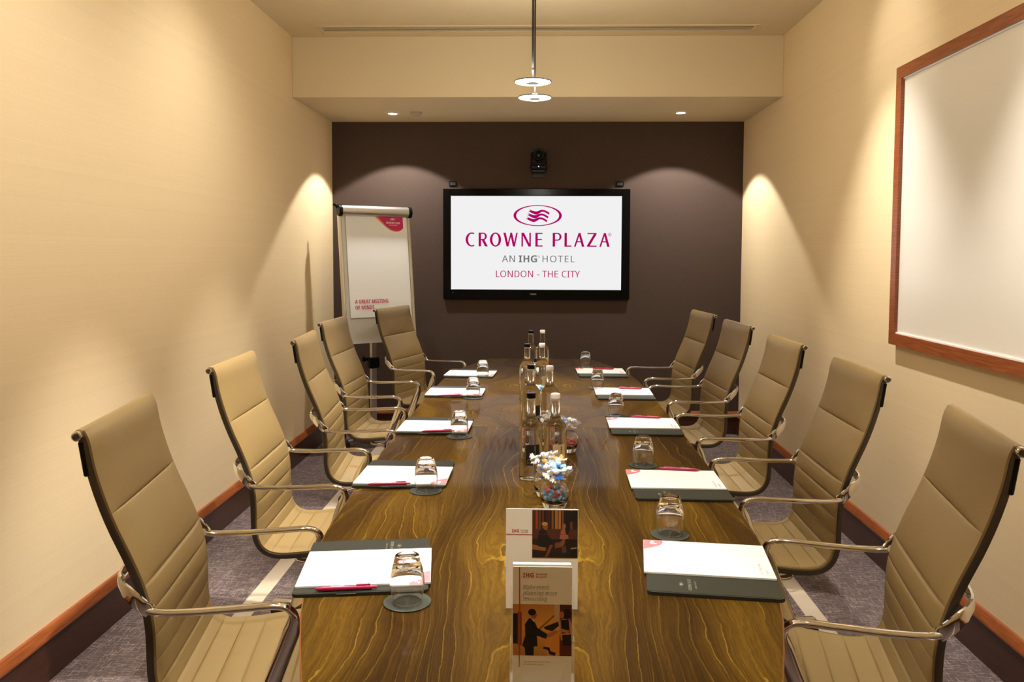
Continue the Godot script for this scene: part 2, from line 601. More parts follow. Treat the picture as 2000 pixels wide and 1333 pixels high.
func room() -> void:
	var W := 0.15
	var zc := (ZR - W) / 2.0
	var len := ZR + W
	var fl := struct("floor", Sh.new().box(Vector3((XL + XR) / 2, -0.05, zc), Vector3(XR - XL + 2 * W, 0.1, len + W)), mats.carpet)
	for x in [-1.208, 1.125]:
		put("carpet_stripe", Sh.new().box(Vector3(x, 0.001, 3.9), Vector3(0.075, 0.004, 7.0)), mats.carpet_stripe, fl)
	struct("wall_left", Sh.new().box(Vector3(XL - W / 2, 1.475, zc), Vector3(W, 2.95, len + W)), mats.wallpaper)
	struct("wall_right", Sh.new().box(Vector3(XR + W / 2, 1.475, zc), Vector3(W, 2.95, len + W)), mats.wallpaper)
	struct("wall_far", Sh.new().box(Vector3((XL + XR) / 2, 1.475, -W / 2), Vector3(XR - XL, 2.95, W)), mats.fabric_wall)
	struct("wall_rear", Sh.new().box(Vector3((XL + XR) / 2, 1.475, ZR + W / 2), Vector3(XR - XL, 2.95, W)), mats.wallpaper)
	# the ceiling, open only where the slot diffuser sits
	var v0 := 1.155
	var v1 := 1.315
	var vx0 := -1.46
	var vx1 := 1.39
	var c := Sh.new()
	c.box(Vector3((XL + XR) / 2, YC + 0.06, (v1 + ZR + W) / 2), Vector3(XR - XL + 2 * W, 0.12, ZR + W - v1))
	c.box(Vector3((XL + XR) / 2, YC + 0.06, (v0 - W) / 2), Vector3(XR - XL + 2 * W, 0.12, v0 + W))
	c.box(Vector3((XL - W + vx0) / 2, YC + 0.06, (v0 + v1) / 2), Vector3(vx0 - XL + W, 0.12, v1 - v0))
	c.box(Vector3((XR + W + vx1) / 2, YC + 0.06, (v0 + v1) / 2), Vector3(XR + W - vx1, 0.12, v1 - v0))
	struct("ceiling", c, mats.ceiling_paint)
	var b := struct("trim_1", Sh.new().box(Vector3((XL + XR) / 2, (YS + YC) / 2, ZB / 2), Vector3(XR - XL, YC - YS, ZB), 0.003), mats.ceiling_paint)
	b.set_meta("label", "lowered bulkhead across the far end of the ceiling")
	# slot diffuser: frame, dark box behind, slats between four slots
	var t := thing("air_vent", "long linear slot air diffuser in the ceiling before the bulkhead", "air vent", Vector3((vx0 + vx1) / 2, YC, (v0 + v1) / 2))
	var L := vx1 - vx0
	var D := v1 - v0
	var fr := Sh.new()
	for s in [-1.0, 1.0]:
		fr.box(Vector3(0, -0.001, s * (D / 2 - 0.010)), Vector3(L + 0.02, 0.008, 0.034), 0.002)
		fr.box(Vector3(s * (L / 2 - 0.005), -0.001, 0), Vector3(0.025, 0.008, D), 0.002)
	put("frame", fr, mats.ceiling_paint, t)
	var duct := Sh.new().box(Vector3(0, 0.105, 0), Vector3(L - 0.004, 0.01, D - 0.004))
	for s in [-1.0, 1.0]:
		duct.box(Vector3(0, 0.055, s * (D / 2 - 0.004)), Vector3(L - 0.004, 0.1, 0.006))
		duct.box(Vector3(s * (L / 2 - 0.005), 0.055, 0), Vector3(0.006, 0.1, D - 0.004))
	put("duct_box", duct, mats.duct_black, t)
	for k in 3:
		put("slat", Sh.new().box(Vector3(0, -0.002, (k - 1) * 0.0270), Vector3(L - 0.02, 0.003, 0.0085), 0.0008), mats.ceiling_paint, t)
	# baseboards: dark board with a lighter rail on top
	for a in [["left", Vector3(XL, 0, ZR / 2), PI / 2, ZR], ["right", Vector3(XR, 0, ZR / 2), -PI / 2, ZR], ["far", Vector3((XL + XR) / 2, 0, 0), 0.0, XR - XL], ["rear", Vector3((XL + XR) / 2, 0, ZR), PI, XR - XL]]:
		var bd := struct("baseboard_" + a[0], Sh.new().box(Vector3(0, 0.0725, 0.009), Vector3(a[3], 0.145, 0.018)), mats.mahogany)
		bd.position = a[1]
		bd.rotation.y = a[2]
		var pr := PackedVector2Array([Vector2(0, 0.145), Vector2(0.024, 0.145), Vector2(0.026, 0.149), Vector2(0.026, 0.158), Vector2(0.012, 0.184), Vector2(0.007, 0.187), Vector2(0, 0.187)])
		var rot := Transform3D(Basis(Vector3(0, 0, 1), Vector3(0, 1, 0), Vector3(-1, 0, 0)), Vector3(a[3] / 2, 0, 0))
		put("rail", Sh.new().prism(pr, a[3], rot), mats.cherry, bd)
	var sm := thing("smoke_detector", "small round beige smoke detector on the soffit", "smoke detector", Vector3(-0.945, YS, 0.47))
	put("housing", Sh.new().lathe([Vector2(0, -0.03), Vector2(0.022, -0.03), Vector2(0.034, -0.022), Vector2(0.038, -0.012), Vector2(0.038, 0.0), Vector2(0, 0.0)], 28), mats.soffit_paint, sm)
	put("base", Sh.new().lathe([Vector2(0, -0.009), Vector2(0.044, -0.009), Vector2(0.046, -0.006), Vector2(0.046, 0.0), Vector2(0, 0.0)], 28), mats.soffit_paint, sm)


func half_width(z: float) -> float:
	var d := absf(z - 3.285)
	var pts := [Vector2(0, 0.585), Vector2(0.6, 0.583), Vector2(1.0, 0.575), Vector2(1.3, 0.566), Vector2(1.5, 0.548), Vector2(1.65, 0.522), Vector2(1.8, 0.49), Vector2(1.95, 0.447), Vector2(2.1, 0.40), Vector2(2.24, 0.35)]
	for i in pts.size() - 1:
		if d <= pts[i + 1].x:
			return lerpf(pts[i].y, pts[i + 1].y, (d - pts[i].x) / (pts[i + 1].x - pts[i].x))
	return 0.35


func table() -> void:
	var t := thing("conference_table", "long boat-shaped polished dark wood meeting table in two leaves", "table", Vector3(0, 0, 3.285))
	var th := 0.042
	for leaf in 2:
		var z0 := 3.287 if leaf == 0 else 1.045
		var z1 := 5.525 if leaf == 0 else 3.283
		var sh := Sh.new()
		var ed := Sh.new()
		var n := 36
		var uvo := func(x: float, z: float) -> Vector2: return Vector2(absf(x) / 0.6, (z - 3.285) / 2.3 if leaf == 0 else (3.285 - z) / 2.3)
		var ch := 0.003
		for i in n:
			var a := lerpf(z0, z1, float(i) / n)
			var b := lerpf(z0, z1, float(i + 1) / n)
			var wa := half_width(a)
			var wb := half_width(b)
			for s in [-1.0, 1.0]:
				var p := [Vector3(0, TOP, a - 3.285), Vector3(0, TOP, b - 3.285), Vector3(s * (wb - ch), TOP, b - 3.285), Vector3(s * (wa - ch), TOP, a - 3.285)]
				var u := [uvo.call(0, a), uvo.call(0, b), uvo.call(wb, b), uvo.call(wa, a)]
				if s < 0:
					p.reverse(); u.reverse()
				sh.quad(p[0], p[1], p[2], p[3], u[0], u[1], u[2], u[3])
				# edge band with a small chamfer, and the underside
				var q := [Vector3(s * (wa - ch), TOP, a - 3.285), Vector3(s * (wb - ch), TOP, b - 3.285), Vector3(s * wb, TOP - ch, b - 3.285), Vector3(s * wa, TOP - ch, a - 3.285)]
				var r := [Vector3(s * wa, TOP - ch, a - 3.285), Vector3(s * wb, TOP - ch, b - 3.285), Vector3(s * wb, TOP - th, b - 3.285), Vector3(s * wa, TOP - th, a - 3.285)]
				var d := [Vector3(0, TOP - th, a - 3.285), Vector3(s * wa, TOP - th, a - 3.285), Vector3(s * wb, TOP - th, b - 3.285), Vector3(0, TOP - th, b - 3.285)]
				if s < 0:
					q.reverse(); r.reverse(); d.reverse()
				ed.quad(q[0], q[1], q[2], q[3])
				ed.quad(r[0], r[1], r[2], r[3])
				ed.quad(d[0], d[1], d[2], d[3])
		for z in [z0, z1]:
			var w := half_width(z)
			ed.face([Vector3(-w, TOP, z - 3.285), Vector3(w, TOP, z - 3.285), Vector3(w, TOP - th, z - 3.285), Vector3(-w, TOP - th, z - 3.285)], Vector3(0, 0, -1.0 if z == z0 else 1.0))
		var lf := put("table_leaf", sh, mats["veneer_%s" % ["near", "far"][leaf]], t)
		put("edge_band", ed, mats.table_edge, lf)
	for z in [-1.35, 1.35]:
		var pd := put("pedestal", Sh.new().box(Vector3(0, 0.36, z), Vector3(0.52, 0.66, 0.5), 0.006), mats.brown_veneer, t)
		put("plinth", Sh.new().box(Vector3(0, 0.02, z), Vector3(0.58, 0.04, 0.56), 0.004), mats.mahogany, pd)
	put("modesty_panel", Sh.new().box(Vector3(0, 0.42, 0), Vector3(0.04, 0.5, 2.2), 0.004), mats.brown_veneer, t)


# ---------------------------------------------------------------- the end wall
func emblem(parent: Node3D, at: Vector3, w: float, m: Material, called := "emblem", depth := 0.0012) -> void:
	# an oval ring round three waving ribbons; w is the ring's width
	var k := w / 505.0
	var o := put(called, null, m, parent)
	var sh := Sh.new()
	var n := 56
	for i in n:
		var a := TAU * i / n
		var b := TAU * (i + 1) / n
		var p := [Vector2(cos(a) * 252.5, sin(a) * 109), Vector2(cos(b) * 252.5, sin(b) * 109), Vector2(cos(b) * 224, sin(b) * 100), Vector2(cos(a) * 224, sin(a) * 100)]
		sh.prism(PackedVector2Array([p[0] * k, p[1] * k, p[2] * k, p[3] * k]), depth)
	var up := smooth([Vector2(912, 243), Vector2(938, 260), Vector2(985, 273), Vector2(1013, 266), Vector2(1036, 257), Vector2(1080, 260), Vector2(1130, 287)], 5)
	var lo := smooth([Vector2(1122, 307), Vector2(1078, 281), Vector2(1046, 278), Vector2(1022, 292), Vector2(990, 306), Vector2(948, 293), Vector2(905, 268)], 5)
	for r in 3:
		var poly := PackedVector2Array()
		for q in up + lo + [Vector2(928, 265)]:
			poly.append(Vector2(q.x - 1004 - 12 * r, 316 - q.y - 39 * r) * k)
		sh.prism(poly, depth)
	o.mesh = sh.mesh(10.0)
	o.position = at


func logo_name(w: float, d: float) -> Sh:
	# CROWNE PLAZA in broad-stemmed capitals, drawn on a grid 1845 wide and 176 tall, y down
	var k := w / 1845.0
	var sh := Sh.new()
	var pl := func(l: Array) -> void:
		var p := PackedVector2Array()
		for i in range(0, l.size(), 2): p.append(Vector2(l[i] - 972.5, 180.0 - l[i + 1]) * k)
		sh.prism(p, d)
	var arc := func(c: Vector2, o: Vector2, n: Vector2, a0: float, a1: float) -> void:
		for i in 20:
			var a := lerpf(a0, a1, i / 20.0)
			var b := lerpf(a0, a1, (i + 1) / 20.0)
			pl.call([c.x + o.x * cos(a), c.y + o.y * sin(a), c.x + o.x * cos(b), c.y + o.y * sin(b), c.x + n.x * cos(b), c.y + n.y * sin(b), c.x + n.x * cos(a), c.y + n.y * sin(a)])
	arc.call(Vector2(130, 180), Vector2(80, 91), Vector2(48, 75), 1.10, TAU - 1.10)
	pl.call([217, 92, 248, 92, 248, 268, 217, 268])
	pl.call([245, 92, 279, 92, 279, 107, 245, 107]); pl.call([245, 171, 279, 171, 279, 186, 245, 186])
	arc.call(Vector2(278, 139), Vector2(45, 47), Vector2(19, 32), -PI / 2, PI / 2)
	pl.call([255, 182, 288, 178, 336, 268, 300, 268])
	arc.call(Vector2(434, 180), Vector2(73, 91), Vector2(40, 75), 0, TAU)
	pl.call([535, 92, 566, 92, 604, 268, 576, 268]); pl.call([580, 268, 600, 268, 642, 104, 627, 92])
	pl.call([620, 92, 648, 92, 686, 268, 658, 268]); pl.call([662, 268, 683, 268, 720, 92, 700, 92])
	pl.call([767, 92, 787, 92, 787, 268, 767, 268]); pl.call([868, 92, 888, 92, 888, 268, 868, 268]); pl.call([767, 92, 800, 92, 888, 268, 858, 268])
	pl.call([945, 92, 976, 92, 976, 268, 945, 268]); pl.call([973, 92, 1037, 92, 1037, 107, 973, 107]); pl.call([973, 169, 1030, 169, 1030, 185, 973, 185]); pl.call([973, 253, 1039, 253, 1039, 268, 973, 268])
	pl.call([1167, 92, 1198, 92, 1198, 268, 1167, 268]); pl.call([1195, 92, 1230, 92, 1230, 107, 1195, 107]); pl.call([1195, 177, 1230, 177, 1230, 192, 1195, 192])
	arc.call(Vector2(1229, 142), Vector2(51, 50), Vector2(24, 35), -PI / 2, PI / 2)
	pl.call([1318, 92, 1349, 92, 1349, 268, 1318, 268]); pl.call([1346, 253, 1408, 253, 1408, 268, 1346, 268])
	for x in [0, 323]:
		pl.call([1440 + x, 268, 1462 + x, 268, 1514 + x, 106, 1498 + x, 92]); pl.call([1494 + x, 92, 1522 + x, 92, 1573 + x, 268, 1541 + x, 268]); pl.call([1472 + x, 197, 1550 + x, 197, 1550 + x, 212, 1472 + x, 212])
	pl.call([1610, 92, 1728, 92, 1728, 107, 1610, 107]); pl.call([1606, 253, 1729, 253, 1729, 268, 1606, 268]); pl.call([1692, 107, 1728, 107, 1643, 253, 1606, 253])
	return sh


func screen() -> void:
	var magenta := glow("screen_magenta", Color(0.685, 0.0, 0.385), 1.0)
	var grey := glow("screen_grey", Color(0.45, 0.45, 0.45), 1.0)
	var t := thing("television", "large black wall-mounted television showing a magenta logo", "television", Vector3(-0.037, 1.101, -0.067))
	var W := 1.514
	var H := 0.895
	var sc := Vector2(-0.002, 0.4585)       # centre of the screen
	var sw := 1.384
	var shh := 0.759
	put("housing", Sh.new().box(Vector3(0, H / 2, 0.074), Vector3(W - 0.03, H - 0.03, 0.014), 0.003), mats.black_plastic, t)
	var fr := Sh.new()
	var l := sc.x - sw / 2
	var r := sc.x + sw / 2
	var b := sc.y - shh / 2
	var tp := sc.y + shh / 2
	fr.box(Vector3((-W / 2 + l) / 2, H / 2, 0.087), Vector3(l + W / 2, H, 0.03), 0.004)
	fr.box(Vector3((W / 2 + r) / 2, H / 2, 0.087), Vector3(W / 2 - r, H, 0.03), 0.004)
	fr.box(Vector3(sc.x, b / 2, 0.087), Vector3(sw, b, 0.03), 0.004)
	fr.box(Vector3(sc.x, (H + tp) / 2, 0.087), Vector3(sw, H - tp, 0.03), 0.004)
	put("bezel", fr, mats.black_gloss, t)
	var sn := put("screen", Sh.new().box(Vector3(sc.x, sc.y, 0.087), Vector3(sw + 0.004, shh + 0.004, 0.008)), glow("screen_white", Color(0.952, 0.952, 0.952), 0.98), t)
	var k := sw / 1783.0
	var pos := func(x: float, y: float) -> Vector3: return Vector3(sc.x + (x - 988.0) * k, sc.y - (y - 602.0) * k, 0.0913)
	emblem(sn, pos.call(1004, 316), 505 * k, magenta)
	var name := put("lettering", logo_name(1507 * k, 0.0012).mesh(10.0), magenta, sn)
	name.position = pos.call(1003.5, 567.5)
	for a in [["AN", 632, 768, 733, 802, grey, -0.2, 3, 400], ["IHG", 808, 1000, 731, 804, grey, 0.5, 0, 700], ["HOTEL", 1057, 1393, 733, 802, grey, -0.2, 4, 400],
			["LONDON - THE CITY", 570, 1450, 892, 961, magenta, 0.3, 0, 400], ["R", 1751, 1763, 504, 521, magenta, 0.0, 0, 700], ["R", 1013, 1022, 739, 752, grey, 0.0, 0, 400]]:
		var o := put("lettering", lettering(a[0], (a[2] - a[1]) * k, (a[4] - a[3]) * k, 0.0012, "Droid Sans", a[6], a[7], a[8]), a[5], sn)
		o.position = pos.call((a[1] + a[2]) / 2.0, (a[3] + a[4]) / 2.0)
	for a in [[1757, 512.5, 18.5, 15.0, magenta], [1018, 745.5, 13.0, 11.2, grey]]:
		var rg := Sh.new()
		for i in 24:
			var p := Vector2.from_angle(TAU * i / 24)
			var q := Vector2.from_angle(TAU * (i + 1) / 24)
			rg.prism(PackedVector2Array([p * a[2] * k, q * a[2] * k, q * a[3] * k, p * a[3] * k]), 0.0012)
		put("lettering", rg.mesh(10.0), a[4], sn).position = pos.call(a[0], a[1])
	var lg := put("maker_lettering", lettering("PHILIPS", 63 * k, 13 * k, 0.001, "Droid Sans", 0.3, 0, 700), mats.silver, t)
	lg.position = Vector3(sc.x + (962 - 988.0) * k, sc.y - (1138 - 602.0) * k, 0.1023)
	put("standby_light", Sh.new().box(Vector3(sc.x + (118 - 988.0) * k, sc.y - (1126 - 602.0) * k, 0.1022), Vector3(0.008, 0.008, 0.001)), glow("standby_glow", Color(0.15, 0.4, 0.75), 0.35), t)
	# two dark sockets above the television
	for s in [[-0.7175, "dark wall socket above the television, over its power light corner"], [0.637, "dark wall socket above the television, on the whiteboard side"]]:
		var p := thing("wall_socket", s[1], "socket", Vector3(s[0], 2.0385, 0), 0.0, "dark sockets over the television")
		put("plate", Sh.new().box(Vector3(0, 0, 0.006), Vector3(0.062, 0.040, 0.012), 0.003), mats.black_plastic, p)
		put("insert", Sh.new().box(Vector3(0, 0, 0.0125), Vector3(0.046, 0.024, 0.004), 0.001), mats.rubber, p)
	# camera on a wall bracket
	var c := thing("conference_camera", "black pan and tilt conference camera on the dark wall above the television", "camera", Vector3(-0.02, 2.125, 0.0))
	put("wall_bracket", Sh.new().box(Vector3(0, 0.006, 0.07), Vector3(0.10, 0.012, 0.14), 0.003).box(Vector3(0, 0.0, 0.005), Vector3(0.10, 0.07, 0.01), 0.002), mats.black_metal, c)
	put("base", Sh.new().box(Vector3(0, 0.034, 0.085), Vector3(0.136, 0.044, 0.125), 0.012), mats.black_plastic, c)
	put("yoke", Sh.new().box(Vector3(-0.056, 0.105, 0.08), Vector3(0.016, 0.105, 0.07), 0.006).box(Vector3(0.056, 0.105, 0.08), Vector3(0.016, 0.105, 0.07), 0.006).box(Vector3(0, 0.062, 0.08), Vector3(0.118, 0.022, 0.08), 0.006), mats.black_plastic, c)
	var hd := put("camera_head", Sh.new().lathe([Vector2(0, -0.05), Vector2(0.038, -0.05), Vector2(0.046, -0.042), Vector2(0.047, 0.045), Vector2(0.042, 0.052), Vector2(0, 0.052)], 28, Transform3D(Basis(Vector3.RIGHT, PI / 2), Vector3(0, 0.135, 0.09))).ball(Vector3(0, 0.135, 0.085), Vector3(0.046, 0.052, 0.045), 18, 10), mats.black_plastic, c)
	put("camera_lens", Sh.new().lathe([Vector2(0, -0.003), Vector2(0.031, -0.003), Vector2(0.034, 0.0), Vector2(0.034, 0.006), Vector2(0.028, 0.008), Vector2(0.022, 0.003), Vector2(0, 0.006)], 24, Transform3D(Basis(Vector3.RIGHT, PI / 2), Vector3(0, 0.13, 0.142))), mats.black_gloss, hd)
	put("status_light", Sh.new().ball(Vector3(0.0, 0.040, 0.1475), Vector3(0.005, 0.005, 0.003), 10, 6), glow("status_glow", Color(0.62, 0.55, 1.0), 3.0), c)


func curve_poly(p: Array, n := 6) -> PackedVector2Array:
	return PackedVector2Array(smooth(p, n))


func flip_chart() -> void:
	# board of 0.60 m leaning back on a central column; x right, y up, z towards the reader
	var yaw := deg_to_rad(36.0)
	var o := thing("flip_chart", "white mobile flip chart easel with printed paper pad by the corner", "flip chart", Vector3(-1.235, 0.0, 0.50), yaw)
	var lean := Transform3D(Basis(Vector3.RIGHT, -deg_to_rad(6.5)), Vector3(0, 1.80, -0.06))   # origin at the middle of the top edge
	var bd := put("board", Sh.new().box(Vector3(0, -0.50, -0.012), Vector3(0.58, 1.02, 0.018), 0.002, lean), mats.white_paint, o)
	for s in [-1.0, 1.0]:
		put("side_frame", Sh.new().box(Vector3(s * 0.284, -0.49, -0.006), Vector3(0.026, 1.02, 0.034), 0.008, lean), mats.silver, bd)
	var cl := Sh.new()
	var pr := []
	for i in 16:
		var a := TAU * i / 16
		pr.append(Vector2(0.030 * cos(a), 0.040 * sin(a)))
	var turn := lean * Transform3D(Basis(Vector3(0, 0, -1), Vector3(0, 1, 0), Vector3(1, 0, 0)), Vector3(-0.275, -0.012, 0.016))
	cl.prism(PackedVector2Array(pr), 0.55, turn)
	var clamp := put("clamp_rail", cl, mats.silver, o)
	for s in [-1.0, 1.0]:
		var cp := []
		for q in pr: cp.append(q * 1.08)
		put("end_cap", Sh.new().prism(PackedVector2Array(cp), 0.028, lean * Transform3D(Basis(Vector3(0, 0, -1), Vector3(0, 1, 0), Vector3(1, 0, 0)), Vector3(-0.30 if s < 0 else 0.272, -0.012, 0.016))), mats.black_plastic, clamp)
	put("pen_hook", Sh.new().tube([lean * Vector3(-0.295, 0.01, 0.0), lean * Vector3(-0.315, 0.03, 0.0), lean * Vector3(-0.325, 0.03, 0.01)], 0.010, 10), mats.black_plastic, clamp)
	# column, knob, foot
	put("column", Sh.new().box(Vector3(0, 0.70, -0.10), Vector3(0.046, 1.34, 0.036), 0.006), mats.silver, o)
	put("height_knob", Sh.new().box(Vector3(0.002, 0.625, -0.10), Vector3(0.085, 0.085, 0.06), 0.010).tube([Vector3(-0.04, 0.655, -0.09), Vector3(-0.075, 0.66, -0.085)], 0.012, 12).ball(Vector3(-0.085, 0.66, -0.085), Vector3(0.016, 0.022, 0.022)), mats.black_plastic, o)
	put("foot_hub", Sh.new().lathe([Vector2(0, 0.05), Vector2(0.05, 0.05), Vector2(0.055, 0.06), Vector2(0.05, 0.085), Vector2(0, 0.09)], 24, Transform3D(Basis(), Vector3(0, 0, -0.10))), mats.black_plastic, o)
	for i in 5:
		var a := TAU * i / 5 + 0.3
		var d := Vector3(cos(a), 0, sin(a))
		var lg := put("foot", Sh.new().band([Vector3(0, 0.07, -0.10) + d * 0.03, Vector3(0, 0.066, -0.10) + d * 0.15, Vector3(0, 0.055, -0.10) + d * 0.27], Vector3(-d.z, 0, d.x), 0.012, 0.016), mats.silver, o)
		put("caster", Sh.new().lathe([Vector2(0, -0.01), Vector2(0.022, -0.01), Vector2(0.025, -0.006), Vector2(0.025, 0.006), Vector2(0.022, 0.01), Vector2(0, 0.01)], 18, Transform3D(Basis(d, PI / 2), Vector3(0, 0.025, -0.10) + d * 0.27)).tube([Vector3(0, 0.03, -0.10) + d * 0.27, Vector3(0, 0.058, -0.10) + d * 0.27], 0.006, 8), mats.rubber, lg)
	# the paper pad, held by the clamp: a thing of its own
	var pd := thing("flip_chart_pad", "large paper pad with a magenta corner print clamped on the flip chart", "paper pad", o.position, yaw)
	var pl := lean * Transform3D(Basis(), Vector3(0.006, -0.04, 0.006))
	put("sheets", Sh.new().box(Vector3(0.006, -0.378, -0.001), Vector3(0.500, 0.80, 0.010), 0.001, pl), mat("pad_paper", lin(0.84, 0.86, 0.87), 0.7), pd)
	put("top_sheet", Sh.new().box(Vector3(-0.004, -0.375, 0.006), Vector3(0.490, 0.80, 0.0012), 0.0, pl), mats.pad_paper, pd)
	# corner print, top at the clamp
	var z := 0.0069
	var corner := put("corner_print", Sh.new().prism(curve_poly([Vector2(-0.022, 0.0), Vector2(0.03, -0.05), Vector2(0.09, -0.10), Vector2(0.14, -0.122), Vector2(0.19, -0.120), Vector2(0.222, -0.098)]) + PackedVector2Array([Vector2(0.222, 0.0)]), 0.0004, pl * Transform3D(Basis(), Vector3(0, 0, z))), mats.orange_print, pd)
	put("corner_face", Sh.new().prism(curve_poly([Vector2(0.004, 0.0), Vector2(0.042, -0.045), Vector2(0.095, -0.093), Vector2(0.14, -0.115), Vector2(0.19, -0.114), Vector2(0.222, -0.093)]) + PackedVector2Array([Vector2(0.222, 0.0)]), 0.0004, pl * Transform3D(Basis(), Vector3(0, 0, z + 0.0005))), mats.magenta_print, corner)
	var holder := Node3D.new()
	holder.name = "print"
	pd.add_child(holder)
	holder.transform = pl * Transform3D(Basis(), Vector3(0, 0, z + 0.001))
	emblem(holder, Vector3(0.135, -0.028, 0), 0.044, mats.white_print, "corner_emblem", 0.0004)
	for a in [["CROWNE PLAZA", Vector3(0.138, -0.056, 0), 0.118, 0.015], ["HOTELS & RESORTS", Vector3(0.138, -0.074, 0), 0.066, 0.006]]:
		var m := put("corner_lettering", lettering(a[0], a[2], a[3], 0.0004, "Droid Sans", 0.6, 2, 700), mats.white_print, holder)
		m.position = a[1]
	for a in [["A GREAT MEETING", -0.074, -0.655, 0.270, 0.029], ["OF MINDS.", -0.1285, -0.700, 0.161, 0.029]]:
		var m := put("slogan_lettering", lettering(a[0], a[3], a[4], 0.0004, "Droid Sans", 0.1, -1, 700), mats.magenta_print, holder)
		m.position = Vector3(a[1], a[2], 0)


func whiteboard() -> void:
	var t := thing("whiteboard", "large whiteboard in a reddish wooden frame on the wall", "whiteboard", Vector3(XR, 1.692, 4.12), -PI / 2)
	# local x along the wall (towards the far end is -x), z out of the wall
	var W := 2.40
	var H := 1.243
	var f := 0.052
	var m := mat("board_enamel", lin(0.80, 0.755, 0.67), 0.22)
	m.metallic_specular = 0.5
	put("board", Sh.new().box(Vector3(0, 0, 0.012), Vector3(W - 2 * f + 0.01, H - 2 * f + 0.01, 0.012)), m, t)
	var d := 0.034
	for s in [-1.0, 1.0]:
		put("frame_rail", Sh.new().prism(PackedVector2Array([Vector2(-W / 2, s * H / 2), Vector2(W / 2, s * H / 2), Vector2(W / 2 - f, s * (H / 2 - f)), Vector2(-W / 2 + f, s * (H / 2 - f))]), d), mats.cherry, t)
		put("frame_stile", Sh.new().prism(PackedVector2Array([Vector2(s * W / 2, -H / 2), Vector2(s * W / 2, H / 2), Vector2(s * (W / 2 - f), H / 2 - f), Vector2(s * (W / 2 - f), -H / 2 + f)]), d), mats.cherry, t)
		put("inner_lip", Sh.new().box(Vector3(0, s * (H / 2 - f - 0.003), 0.021), Vector3(W - 2 * f, 0.006, 0.008)), mats.paper, t)


# ---------------------------------------------------------------- chairs
func chair_profile() -> Array:
	return smooth([Vector2(-0.150, 1.076), Vector2(-0.139, 1.05), Vector2(-0.128, 0.99), Vector2(-0.109, 0.92), Vector2(-0.084, 0.85), Vector2(-0.056, 0.785), Vector2(-0.031, 0.72), Vector2(-0.015, 0.66), Vector2(-0.008, 0.60), Vector2(-0.007, 0.54), Vector2(-0.005, 0.49),
		Vector2(0.006, 0.45), Vector2(0.030, 0.424), Vector2(0.066, 0.413), Vector2(0.12, 0.413), Vector2(0.20, 0.421), Vector2(0.28, 0.431), Vector2(0.345, 0.435), Vector2(0.383, 0.424), Vector2(0.402, 0.398)], 7)


func pad_mesh(pts: Array, seams: Array, w: float) -> Sh:
	# a padded sling along the profile: bulges between the seams, thin at the long edges
	var r := []
	var len := [0.0]
	for i in range(1, pts.size()): len.append(len[-1] + pts[i].distance_to(pts[i - 1]))
	for i in pts.size():
		var t: Vector2 = (pts[mini(i + 1, pts.size() - 1)] - pts[maxi(i - 1, 0)]).normalized()
		var nrm := Vector2(-t.y, t.x)          # to the sitter
		if nrm.x < -0.2 or (absf(nrm.x) <= 0.2 and nrm.y < 0): nrm = -nrm
		var near := 1.0
		var below := 0.0
		var above: float = len[-1]
		for s in seams:
			near = minf(near, absf(len[i] - s))
			if s <= len[i]: below = maxf(below, s)
			else: above = minf(above, s)
		var span: float = above - below
		var k: float = clampf((len[i] - below) / maxf(span, 0.001), 0.0, 1.0)
		var bulge: float = 0.006 + minf(0.011, 0.07 * span + 0.0018) * pow(4.0 * k * (1.0 - k) + 0.0001, 0.40)
		if seams.size() and near < 0.0015: bulge = 0.0055
		var ring := []
		var c: Vector2 = pts[i]
		var nx := 11
		for j in nx:
			var q := -1.0 + 2.0 * j / (nx - 1)
			var e := 1.0 - pow(absf(q), 6.0)
			var h: float = 0.004 + (bulge - 0.004) * e
			var p := c + nrm * h
			ring.append(Vector3(q * w / 2, p.y, p.x - 0.17))
		for j in nx:
			var q := 1.0 - 2.0 * j / (nx - 1)
			var p := c - nrm * 0.006 * (1.0 - 0.6 * pow(absf(q), 8.0))
			ring.append(Vector3(q * w / 2, p.y, p.x - 0.17))
		ring.reverse()
		r.append(ring)
	return Sh.new().rings(r)


func fine(pts: Array, seams: Array) -> Array:   # more points beside each seam
	var len := [0.0]
	for i in range(1, pts.size()): len.append(len[-1] + pts[i].distance_to(pts[i - 1]))
	var want := []
	var n := 64
	for i in n + 1: want.append(len[-1] * i / n)
	for s in seams: want.append_array([s - 0.010, s - 0.005, s - 0.002, s, s + 0.002, s + 0.005, s + 0.010])
	want.sort()
	var out := []
	var k := 0
	for s in want:
		if s < 0.0 or s > len[-1]: continue
		while k < len.size() - 2 and len[k + 1] < s: k += 1
		var p: Vector2 = pts[k].lerp(pts[k + 1], clampf((s - len[k]) / maxf(len[k + 1] - len[k], 1e-6), 0.0, 1.0))
		if out.size() == 0 or out[-1].distance_to(p) > 0.0009: out.append(p)
	return out


func at_profile(pts: Array, want: Array, by_y: bool) -> Array:   # lengths along the profile where y (or x) takes these values
	var out := []
	for q in want:
		var l := 0.0
		for i in range(1, pts.size()):
			var a: Vector2 = pts[i - 1]
			var b: Vector2 = pts[i]
			if by_y and a.y >= q and b.y < q:
				out.append(l + a.distance_to(b) * (a.y - q) / (a.y - b.y)); break
			if not by_y and a.x <= q and b.x > q:
				out.append(l + a.distance_to(b) * (q - a.x) / (b.x - a.x)); break
			l += a.distance_to(b)
	return out


